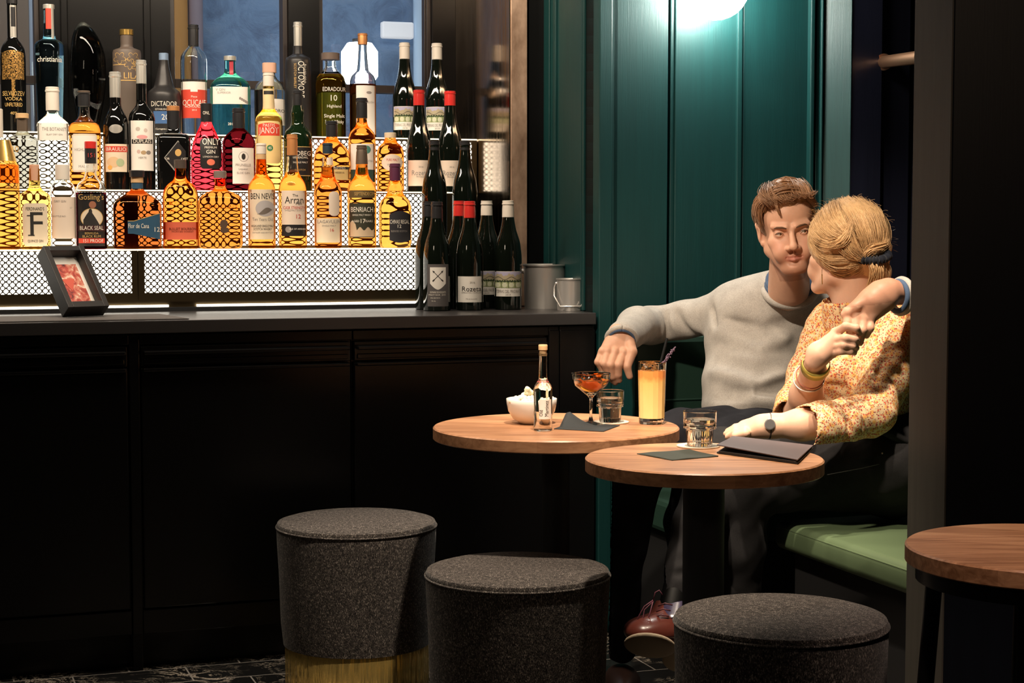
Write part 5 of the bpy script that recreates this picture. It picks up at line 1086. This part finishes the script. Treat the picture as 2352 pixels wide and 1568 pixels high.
strands('hair_strands', [G1, G2, G3], [1100, 700, 420], .00085, M_hairm, hc, .0035, 3)
strands('forelock', [[[hp(-.040, -.080, .090), hp(-.034, -.094, .076), hp(-.030, -.098, .060), hp(-.026, -.098, .048)], [hp(-.034, -.082, .090), hp(-.030, -.096, .076), hp(-.028, -.100, .060), hp(-.025, -.099, .050)]]], [40], .0009, M_hairm, hc, .0012, 5)
for q in hc.children: q.location = -Vector(man.location)
# sweater
lo = np.array([.20, 4.35, .55]); hi = np.array([1.22, 5.16, 1.13])
F = Field(lo, hi, .0045)
F.ell(P(1752, 775, 4.80), (.160, .115, .175), .03); F.ell(P(1738, 880, 4.74), (.150, .125, .120), .04); F.ell(P(1735, 935, 4.70), (.146, .130, .075), .03)
F.cone(P(1690, 702, 4.84), P(1880, 700, 4.86), .062, .062, .05); F.cone(P(1800, 672, 4.75), P(1815, 690, 4.80), .070, .085, .05)
A0, A1_, A2_, A3_ = P(1672, 712, 4.85), P(1575, 733, 4.93), P(1492, 746, 4.94), P(1428, 772, 4.70)
F.chain([A0, A1_, A2_], [.062, .050, .0545], .03); F.chain([A2_, (A2_ + A3_) / 2 + [0, 0, .012], P(1430, 773, 4.66)], [.054, .052, .043], .012)
# far arm passing behind her, forearm coming back over her shoulder
B1, B2, B3 = P(1890, 705, 4.84), P(2080, 720, 4.62), P(2150, 715, 4.30)
F.chain([B1, B2, B3], [.060, .055, .054], .03); F.chain([B3, P(2105, 685, 4.12), P(2078, 680, 4.075)], [.054, .050, .041], .012)
# folds
for a, c, w_, am in (((1640, 760, 4.75), (1740, 800, 4.66), .014, .008), ((1740, 800, 4.66), (1830, 770, 4.68), .014, .008), ((1660, 730, 4.75), (1750, 755, 4.68), .012, -.008), ((1750, 755, 4.68), (1850, 725, 4.70), .012, -.007),
                     ((1625, 820, 4.70), (1730, 850, 4.61), .016, -.012), ((1730, 850, 4.61), (1820, 820, 4.63), .015, -.010), ((1630, 850, 4.68), (1740, 885, 4.60), .014, .011), ((1740, 885, 4.60), (1820, 850, 4.62), .014, .010),
                     ((1640, 900, 4.62), (1730, 905, 4.59), .014, -.014), ((1730, 905, 4.59), (1810, 880, 4.6), .013, -.012), ((1690, 895, 4.59), (1790, 925, 4.59), .012, .010), ((1680, 940, 4.58), (1790, 945, 4.58), .012, -.008),
                     ((1640, 700, 4.80), (1655, 770, 4.74), .010, -.007), ((1650, 690, 4.8), (1720, 730, 4.72), .012, .006), ((1525, 700, 4.90), (1538, 790, 4.89), .008, -.010), ((1545, 705, 4.89), (1590, 775, 4.87), .010, -.008), ((1560, 700, 4.90), (1610, 765, 4.85), .010, .008), ((1510, 710, 4.89), (1520, 780, 4.88), .008, .007),
                     ((1490, 705, 4.88), (1500, 780, 4.86), .006, -.005), ((1470, 708, 4.84), (1482, 785, 4.82), .006, -.005), ((1452, 714, 4.80), (1466, 790, 4.78), .006, -.005), ((1480, 706, 4.86), (1492, 785, 4.84), .005, .003), ((1462, 710, 4.82), (1474, 788, 4.80), .005, .003)):
    F.fold(P(*a), P(*c), w_ * 1.35, am * 1.6)
F.wob(.0016, 45, 2)
F.cone(P(1812, 700, 4.78), P(1818, 620, 4.70), .052, .068, .006, 's'); F.cone(P(1424, 806, 4.54), P(1429, 778, 4.645), .040, .035, .003, 's'); F.cone(P(2030, 677, 4.03), P(2076, 680, 4.08), .040, .034, .004, 's')
F.cone(P(1650, 1010, 4.62), P(1850, 1010, 4.62), .055, .055, .01, 's')
mesh_obj('sweater', [F.mesh()], M_sweat, man)
# ribbed neckband, cuffs and hem, blue shirt collar and cuffs
def ring(name, c, nrm, r1, r2, th, m, parent, up=(0, 0, 1), seg=40, arc=(0, 2 * PI), wob_=0):
    nrm = np.array(nrm, float); nrm /= np.linalg.norm(nrm); a1 = np.cross(nrm, up); a1 /= np.linalg.norm(a1); a2 = np.cross(a1, nrm)
    pts = [c + a1 * r1 * math.cos(t) + a2 * r2 * math.sin(t) + nrm * wob_ * math.cos(2 * t) for t in np.linspace(arc[0], arc[1], seg + 1)]; return tube_part(name, pts, th, m, parent, 10)
ring('neckband', P(1814, 663, 4.712), (-.10, -.55, .85), .078, .068, .0115, M_sweat, man, up=(1, 0, 0))
ring('cuff', P(1428, 778, 4.640), (-.10, -.80, -.60), .038, .038, .0085, M_sweat, man, up=(1, 0, 0)); ring('cuff', P(2070, 680, 4.062), (-.9, -.45, .05), .038, .038, .0090, M_sweat, man)
ring('shirt_cuff', P(1428, 780, 4.634), (-.10, -.80, -.60), .0335, .033, .0050, M_shirt, man, up=(1, 0, 0)); ring('shirt_cuff', P(2062, 680, 4.052), (-.9, -.45, .05), .035, .035, .0060, M_shirt, man)
ring('shirt_collar', P(1814, 652, 4.708), (-.10, -.55, .85), .0695, .0605, .0085, M_shirt, man, up=(1, 0, 0))
ring('shirt_collar_fold', P(1813, 645, 4.704), (-.10, -.60, .80), .0660, .0590, .0055, M_shirt, man, up=(1, 0, 0))
# jeans
F = Field([.25, 4.05, .0], [.88, 4.95, .80], .0055)
F.ell(P(1735, 985, 4.72), (.155, .13, .10), .03)
F.chain([P(1690, 1000, 4.66), P(1570, 1010, 4.42), P(1470, 1060, 4.30), P(1432, 1250, 4.34), P(1425, 1480, 4.44)], [.088, .078, .066, .055, .045], .03)
F.chain([P(1770, 1000, 4.66), P(1690, 1030, 4.42), P(1610, 1085, 4.26), P(1580, 1200, 4.36), P(1590, 1400, 4.44)], [.088, .078, .066, .056, .046], .02)
for a, c in (((1640, 965, 4.6), (1700, 985, 4.55)), ((1650, 990, 4.56), (1730, 1000, 4.52)), ((1640, 945, 4.62), (1670, 990, 4.55))): F.fold(P(*a), P(*c), .010, -.006)
F.wob(.002, 40, 9); mesh_obj('jeans', [F.mesh()], M_jean, man)
for dx in (0, 4): tube_part('pocket_stitching', [P(1655 + dx, 944, 4.575), P(1660 + dx, 960, 4.565), P(1662 + dx, 975, 4.56)], .0007, plain((.55, .5, .45), .6), man, 5)
for s0 in ((1426, 1560, 4.46), (1592, 1478, 4.47)):
    q = P(*s0); q[2] = .045; b = MB(); b.ball(q + [0, -.06, -.01], .05, 20, 12, (.95, 2.4, .75)); b.build('shoe', plain((.03, .015, .012), .35), man, smooth=True, loc=-np.array(man.location[:]))
# ================================================================== the woman
wom = empty('person', (.95, 4.2, 0), 0, label='person with blond pinned-up hair and floral blouse, seen from behind', cat='person')
WC = P(1950, 588, 4.27); WR = Rot(math.radians(-142), math.radians(0), math.radians(-9)); WS = .98
F = Field([.46, 3.88, .68], [1.12, 4.50, 1.34], .0024)
F.ell(P(1985, 820, 4.30), (.09, .09, .11), .02); F.chain([P(1975, 790, 4.29), P(2045, 775, 4.23), P(2035, 860, 4.16), P(2005, 945, 4.10), P(1895, 972, 4.05)], [.05, .040, .042, .042, .038], .02)
F.chain([P(1985, 790, 4.31), P(1900, 790, 4.36), P(1858, 860, 4.33), P(1838, 940, 4.24)], [.04, .026, .034, .036], .01); wp = head_field(F, WC, WR, WS, male=False)
F.cone(wp(0, .028, -.05), P(1968, 735, 4.28), .047, .056, .02); F.cone(wp(0, -.02, -.085), P(1958, 725, 4.29), .030, .032, .02)
F.ell(P(1968, 762, 4.29), (.055, .06, .04), .02)
# far forearm and raised hand
Yf = 4.00
def Q3(x, y, dy=0): return P(x, y, Yf + dy)
F.chain([P(1838, 950, 4.22), P(1852, 905, 4.14), P(1868, 850, 4.05), Q3(1872, 828)], [.040, .037, .026, .0235], .02)
for x1, y1, ra, rb in ((1922, 764, .024, .0125), (1918, 781, .025, .0125), (1915, 796, .025, .0115), (1912, 811, .024, .0105)): F.cone(Q3(1882, 812), Q3(x1, y1, -.004), ra, rb, .012)
finger(F, [Q3(1922, 762, -.004), Q3(1943, 749, -.030), Q3(1966, 753, -.034), Q3(1974, 764, -.020)], .0105, .0078)
finger(F, [Q3(1917, 781, -.006), Q3(1941, 776, -.034), Q3(1963, 778, -.032), Q3(1970, 784, -.016)], .0108, .0078)
finger(F, [Q3(1914, 796, -.006), Q3(1938, 792, -.034), Q3(1959, 794, -.030), Q3(1967, 799, -.014)], .0102, .0074)
finger(F, [Q3(1911, 811, -.004), Q3(1933, 806, -.028), Q3(1954, 807, -.026), Q3(1962, 810, -.014)], .0092, .0068)
finger(F, [Q3(1893, 796, .01), Q3(1918, 762, .018), Q3(1948, 748, .012)], .0115, .0080)
# near forearm resting on her thigh
Yn = 4.02
F.chain([P(1895, 972, 4.05), P(1840, 975, 4.03), P(1770, 978, 4.04), P(1745, 978, 4.05)], [.037, .035, .0255, .023], .02)
F.cone(P(1748, 976, 4.05), P(1712, 984, 4.07), .024, .021, .01); F.cone(P(1745, 984, 4.04), P(1708, 994, 4.05), .022, .016, .01)
for i, (x, y) in enumerate(((1672, 986), (1668, 992), (1672, 999), (1684, 1005))): finger(F, [P(1712, 980 + 5 * i, 4.06 - .012 * i), P(1690, 982 + 6 * i, 4.07 - .012 * i), P(x, y + 4, 4.09 - .012 * i)], .0110, .0075)
w_b = F.mesh()
# bare ankle
F = Field([.28, 3.92, .26], [.48, 4.20, .44], .003); F.cone(P(1552, 1350, 4.05), P(1542, 1402, 4.03), .030, .032, .01); w_an = F.mesh()
def tone_w(V):
    c = np.ones((len(V), 3), np.float32); L = (V - WC) @ WR / WS
    ear = np.exp(-(((np.abs(L[:, 0]) - .08) / .016) ** 2 + ((L[:, 2] + .01) / .04) ** 2 + ((L[:, 1] - .01) / .03) ** 2)); c *= 1 - ear[:, None] * np.array([.0, .30, .34]); return c
wb = mesh_obj('body', [w_b], M_skin2, wom, tone_w); mesh_obj('ankle', [w_an], M_skin2, wom)
# hair of the woman: volume, swept strands, twists, ponytail
HE = dict(c=P(1949, 548, 4.275), r=np.array([.1005, .112, .098]))
def hs(px, py, lift=.0):           # point on the front of her hair volume
    r = ray(px, py); o = np.array([0, 0, CAMH]); R_ = HE['r'] + lift; a = ((r / R_) ** 2).sum(); oc = (o - HE['c']) / R_; bq = 2 * (oc * (r / R_)).sum(); cq = (oc ** 2).sum() - 1; D = bq * bq - 4 * a * cq
    if D < 0: return o + r * (-bq / (2 * a))
    return o + r * ((-bq - math.sqrt(D)) / (2 * a))
F = Field(P(1830, 690, 4.05), P(2080, 430, 4.48), .0028)
F.ell(HE['c'], HE['r'] * .975, .01); F.ell(P(1975, 595, 4.27), (.070, .085, .055), .02)
F.ell(P(1857, 640, 4.2), (.040, .14, .075), .006, 's'); F.ell(P(1878, 668, 4.15), (.036, .10, .070), .006, 's')
F.cone(P(1900, 560, 4.20), P(1955, 520, 4.185), .016, .006, .02); F.cone(P(1985, 590, 4.19), P(2030, 570, 4.21), .022, .018, .02)
F.cone(P(2005, 600, 4.20), P(2018, 645, 4.21), .026, .012, .012); F.wob(.0012, 150, 6)
wh = mesh_obj('hair', [F.mesh()], M_hairw, wom)
def hl(*p, l=.004): return [hs(x, y, l) for x, y in p]
GA = [hl((1862, 530), (1868, 548), (1885, 562), (1910, 566), (1945, 552)), hl((1868, 508), (1880, 530), (1900, 548), (1922, 553), (1948, 545)), hl((1882, 488), (1895, 515), (1915, 536), (1935, 543), (1952, 535)),
      hl((1900, 470), (1912, 500), (1930, 525), (1945, 535), (1955, 528)), hl((1925, 459), (1932, 490), (1942, 515), (1952, 528), (1958, 530))]
GB = [hl((1925, 459), (1945, 485), (1960, 515), (1975, 545), (1990, 580)), hl((1950, 454), (1972, 480), (1988, 510), (1998, 545), (2002, 580)), hl((1975, 457), (1998, 480), (2012, 510), (2018, 545), (2012, 582)),
      hl((2000, 468), (2020, 492), (2030, 520), (2032, 550), (2022, 580)), hl((2018, 485), (2034, 508), (2040, 535), (2038, 560), (2028, 580))]
GC = [hl((1860, 552), (1872, 575), (1900, 590), (1940, 590), (1980, 592)), hl((1878, 572), (1895, 598), (1925, 612), (1955, 610), (1985, 600)), hl((1895, 590), (1912, 620), (1940, 632), (1970, 622), (1992, 605)), hl((1905, 600), (1925, 632), (1950, 645), (1978, 632), (1996, 610))]
GD = [hl((1955, 530), (1962, 550), (1972, 570), (1985, 590), l=.010), hl((1950, 545), (1950, 565), (1962, 582), (1985, 596), l=.010), hl((1930, 556), (1935, 575), (1955, 590), (1985, 598), l=.008)]
GE = [hl((1900, 556), (1920, 556), (1938, 545), (1950, 528), (1953, 512), l=.013), hl((1905, 566), (1926, 564), (1944, 552), (1952, 536), (1954, 516), l=.015)]
GF = [[P(1992, 598, 4.17), P(2005, 615, 4.155), P(2000, 640, 4.165), P(1990, 662, 4.18)], [P(2012, 596, 4.17), P(2022, 615, 4.16), P(2022, 638, 4.165), P(2012, 655, 4.18)], [P(2026, 594, 4.19), P(2038, 610, 4.19), P(2042, 630, 4.19), P(2040, 648, 4.20)]]
GG = [hl((1985, 585), (1998, 572), (2015, 566), (2030, 560), (2034, 548), l=.012), hl((1990, 592), (2006, 582), (2022, 578), (2036, 570), (2040, 556), l=.010)]
strands('hair_strands', [GA, GB, GC, GD, GE, GF, GG], [1300, 1300, 950, 420, 330, 420, 300], .0008, M_hairw, wh, .0030, 11)
fl = []; g_ = random.Random(4)
b = MB()
for i in range(90):
    a = g_.uniform(-.3, 2.7); px = 1949 + 92 * math.cos(a); py = 548 - 92 * math.sin(a); 
    if px < 1870: continue
    d1 = g_.uniform(4, 16); tx = g_.uniform(-14, 14); p0_ = P(px, py, 4.27); p1_ = P(px + math.cos(a) * d1 * .7 + tx * .5, py - math.sin(a) * d1, 4.27); p2_ = P(px + math.cos(a) * d1 * .9 + tx * 1.2, py - math.sin(a) * d1 * .8 + g_.uniform(-4, 8), 4.26)
    cv = [(1 - t) ** 2 * p0_ + 2 * t * (1 - t) * (p1_ * 1.0) + t * t * p2_ for t in np.linspace(0, 1, 8)]; b.tube(cv, .00022, 3, caps=False)
b.build('flyaway_hair', M_hairw, wh, smooth=True)
for q in wh.children: q.location = -Vector(wom.location)
# scrunchie
b = MB(); pts = [P(2006, 588, 4.185) + np.array([.034 * math.cos(t), .028 * math.sin(t), .012 * math.sin(t + .6) - .004 * math.cos(t)]) for t in np.linspace(0, 2 * PI, 70)]; rr = random.Random(6)
b.tube(pts, [.0095 + .0028 * math.sin(i * 2.4) + rr.uniform(-.0012, .0012) for i, _ in enumerate(pts)], 10); b.build('hair_tie', fabric('black_velvet', (.012, .014, .022), .3), wom, smooth=True, loc=-np.array(wom.location[:]))
ex = P(1888, 618, 4.14); b = MB(); b.tube([ex, ex + [0, 0, -.012]], .0006, 6); b.tube([ex + [0, 0, -.012], ex + [.001, 0, -.036]], .0013, 8); b.build('earring', mat('gold_earring', (.9, .6, .25), .2, metal=1), wom, loc=-np.array(wom.location[:]))
# blouse
F = Field([.60, 3.90, .70], [1.12, 4.55, 1.06], .0038)
F.ell(P(1985, 815, 4.30), (.118, .115, .125), .03); F.ell(P(1998, 925, 4.28), (.112, .115, .115), .04); F.ell(P(1925, 850, 4.24), (.062, .070, .060), .04)
F.cone(P(1905, 735, 4.36), P(2052, 752, 4.24), .050, .056, .04)
F.chain([P(2050, 765, 4.22), P(2035, 860, 4.16), P(2005, 945, 4.10)], [.062, .058, .056], .022); F.chain([P(2005, 945, 4.10), P(1940, 965, 4.06), P(1888, 978, 4.04)], [.056, .054, .050], .012)
F.chain([P(1892, 760, 4.37), P(1856, 860, 4.34), P(1826, 930, 4.27)], [.050, .048, .045], .02)
F.cone(P(1925, 970, 4.06), P(1866, 982, 4.02), .050, .0605, .006); F.cone(P(1838, 912, 4.30), P(1822, 948, 4.235), .046, .051, .008)
for a, c, w_, am in (((1935, 930, 4.02), (1955, 1005, 4.0), .008, -.008), ((1920, 925, 4.02), (1938, 1005, 4.0), .007, .006), ((1970, 935, 4.03), (1995, 1000, 4.02), .008, -.008), ((1990, 900, 4.06), (2040, 960, 4.06), .009, .008), ((2005, 890, 4.07), (2050, 930, 4.09), .008, -.009),
                     ((1950, 820, 4.18), (1960, 900, 4.16), .010, -.010), ((2010, 830, 4.12), (1990, 900, 4.08), .010, .006), ((2045, 800, 4.14), (2010, 870, 4.1), .009, -.006), ((1900, 745, 4.28), (1880, 830, 4.28), .008, -.006), ((2060, 960, 4.16), (2095, 1000, 4.2), .010, .010), ((2030, 960, 4.14), (2085, 985, 4.17), .009, -.010),
                     ((1925, 760, 4.26), (1905, 840, 4.22), .006, .005), ((1900, 880, 4.2), (1960, 900, 4.16), .01, -.008), ((1890, 830, 4.21), (1950, 820, 4.17), .008, -.005)): F.fold(P(*a), P(*c), w_, am)
F.wob(.0018, 70, 5)
F.cone(P(1962, 745, 4.28), P(1955, 690, 4.26), .050, .056, .004, 's'); F.cone(P(1812, 970, 4.195), P(1834, 930, 4.265), .0455, .038, .003, 's'); F.cone(P(1835, 984, 4.0), P(1900, 976, 4.04), .0535, .042, .003, 's')
F.cone(P(1880, 1075, 4.05), P(2060, 1060, 4.2), .055, .06, .01, 's')
mesh_obj('blouse', [F.mesh()], M_floral, wom)
# collar
F = Field(P(1860, 790, 4.12), P(2010, 670, 4.42), .0024); F.cone(P(1950, 728, 4.285), P(1946, 700, 4.275), .066, .062, .001); F.cone(P(1955, 760, 4.29), P(1942, 670, 4.27), .058, .058, .002, 's'); mesh_obj('collar', [F.mesh()], M_floral, wom)
# watch, bracelets, gold wristband
ring('watch_strap', P(1768, 978, 4.04), (-1, 0, .04), .0275, .0275, .0035, plain((.05, .03, .025), .5), wom)
wc = P(1768, 974, 4.008); b = MB(); b.lathe([(.0125, -.003), (.0135, 0), (.0125, .003)], 24); q = b.build('watch_case', M_steel, wom, smooth=True); q.location = Vector(wc) - wom.location; q.rotation_euler = (PI / 2, 0, 0)
b = MB(); b.lathe([(.0108, 0), (.0108, .0006)], 24); q2 = b.build('watch_face', plain((.16, .15, .15), .3), q); q2.location = (0, 0, .0031)
dv = P(1868, 850, 4.05) - P(1872, 828, 4.0)
b = MB(); nn = dv / np.linalg.norm(dv); a1 = np.cross(nn, [0, 1., 0]); a1 /= np.linalg.norm(a1); a2 = np.cross(nn, a1); V = []; c0 = P(1871, 838, 4.025)
for k in range(33):
    t = 2 * PI * k / 32; r_ = .0275 + .003 * math.cos(t)
    for h_ in (-.014, .014): V.append(c0 + (a1 * math.cos(t) + a2 * math.sin(t)) * (r_ + .0045 + h_ * .12) + nn * h_)
b.add(V, [(2 * k, 2 * k + 1, 2 * k + 3, 2 * k + 2) for k in range(32)]); o = b.build('wristband', mat('gold_wristband', (.62, .52, .12), .35, metal=.5), wom, smooth=True, loc=-np.array(wom.location[:])); md = o.modifiers.new('th', 'SOLIDIFY'); md.thickness = .001
ring('bracelet', P(1862, 862, 4.075), dv, .0335, .0335, .0012, plain((.35, .10, .06), .5), wom); ring('bracelet', P(1858, 868, 4.085), dv, .036, .036, .0015, plain((.75, .68, .6), .3, metal=.5), wom, wob_=.003)
# trousers, belt, legs
F = Field([.36, 3.78, .0], [1.16, 4.54, .76], .0055)
F.ell(P(2035, 1045, 4.26), (.150, .16, .125), .03); F.chain([P(2050, 1080, 4.28), P(1900, 1070, 4.26), P(1700, 1115, 4.18), P(1695, 1260, 4.20), P(1698, 1500, 4.24)], [.118, .102, .073, .064, .046], .03)
F.chain([P(1990, 1030, 4.34), P(1820, 1035, 4.34), P(1650, 1050, 4.22), P(1600, 1210, 4.10), P(1556, 1352, 4.06)], [.095, .086, .068, .054, .041], .02)
for a, c in (((2010, 1010, 4.14), (1930, 1040, 4.11)), ((2020, 1030, 4.13), (1900, 1070, 4.10)), ((2030, 1050, 4.13), (1960, 1080, 4.11)), ((1990, 1000, 4.16), (1900, 1020, 4.13)), ((1550, 1290, 4.03), (1610, 1270, 4.03)), ((1545, 1320, 4.03), (1600, 1310, 4.03)), ((1560, 1255, 4.03), (1620, 1230, 4.03))): F.fold(P(*a), P(*c), .010, -.008)
F.wob(.002, 42, 8); mesh_obj('trousers', [F.mesh()], M_jeanw, wom)
tube_part('waistband', [P(x, y, Y) for x, y, Y in ((1998, 974, 4.13), (2020, 984, 4.12), (2050, 998, 4.12), (2080, 1014, 4.125), (2100, 1028, 4.14))], .012, M_jeanw, wom, 10)
tube_part('stitching', [P(x, y, Y) for x, y, Y in ((2078, 1016, 4.125), (2062, 1045, 4.12), (2035, 1062, 4.115), (1980, 1075, 4.105), (1900, 1090, 4.095))], .0009, plain((.12, .12, .12), .6), wom, 5)
b = MB(); b.ball(P(2027, 1041, 4.115), .0038, 12, 8); b.build('rivet', M_steel, wom, smooth=True, loc=-np.array(wom.location[:]))
# crossed foot: leather shoe, sole towards the camera
m_sh = mat('burgundy_leather', (.085, .020, .014), .3, spec=.5, coat=.1); m_sh2 = mat('navy_leather', (.035, .028, .060), .25, spec=.6, coat=.2); m_sole = mat('grey_sole', (.34, .27, .19), .7)
F = Field([.20, 3.80, .12], [.50, 4.22, .42], .0026)
F.chain([P(1545, 1400, 4.05), P(1530, 1440, 4.02)], [.044, .050], .02); F.ell(P(1478, 1447, 3.965), (.046, .050, .030), .02); F.ell(P(1510, 1448, 3.985), (.052, .055, .038), .02); F.ell(P(1550, 1462, 4.04), (.045, .060, .036), .02)
F.ell(P(1500, 1487, 3.94), (.075, .03, .026), .004, 's'); F.cone(P(1548, 1385, 4.05), P(1545, 1360, 4.06), .036, .040, .004, 's')
sh = mesh_obj('shoe', [F.mesh()], m_sh, wom)
F = Field([.20, 3.80, .12], [.50, 4.22, .42], .0028); ang = math.radians(8); R3 = Rot(0, ang, math.radians(-52))
F.ell(P(1493, 1482, 3.912), (.060, .043, .0105), .004, 'u', R3); F.ell(P(1560, 1510, 4.03), (.040, .050, .014), .02, 'u', R3); so = mesh_obj('sole', [F.mesh()], m_sole, wom)
F = Field([.20, 3.80, .12], [.50, 4.22, .42], .0026); F.chain([P(1552, 1398, 4.045), P(1545, 1438, 4.01)], [.0435, .047], .02); F.cone(P(1548, 1385, 4.05), P(1545, 1350, 4.06), .040, .046, .004, 's'); F.cone(P(1470, 1470, 3.95), P(1500, 1400, 3.96), .03, .028, .01, 's'); mesh_obj('shoe_quarter', [F.mesh()], m_sh2, wom)
for i in range(4): tube_part('lace', [P(1500 + 4 * i, 1430 - 13 * i, 3.975), P(1515 + 4 * i, 1424 - 13 * i, 3.957), P(1532 + 4 * i, 1428 - 13 * i, 3.965)], .0018, plain((.10, .03, .04), .6), wom, 6)
tube_part('lace_bow', [P(1500, 1378, 3.97), P(1480, 1392, 3.96), P(1464, 1420, 3.955), P(1466, 1434, 3.955), P(1476, 1428, 3.955), P(1480, 1400, 3.96), P(1500, 1380, 3.97)], .0014, plain((.12, .03, .05), .6), wom, 6)
tube_part('lace_bow', [P(1500, 1380, 3.97), P(1505, 1360, 3.97), P(1514, 1355, 3.97), P(1522, 1366, 3.97)], .0014, plain((.12, .03, .05), .6), wom, 6)
tube_part('lace_bow', [P(1500, 1380, 3.97), P(1492, 1410, 3.96), P(1480, 1440, 3.955)], .0014, plain((.12, .03, .05), .6), wom, 6)
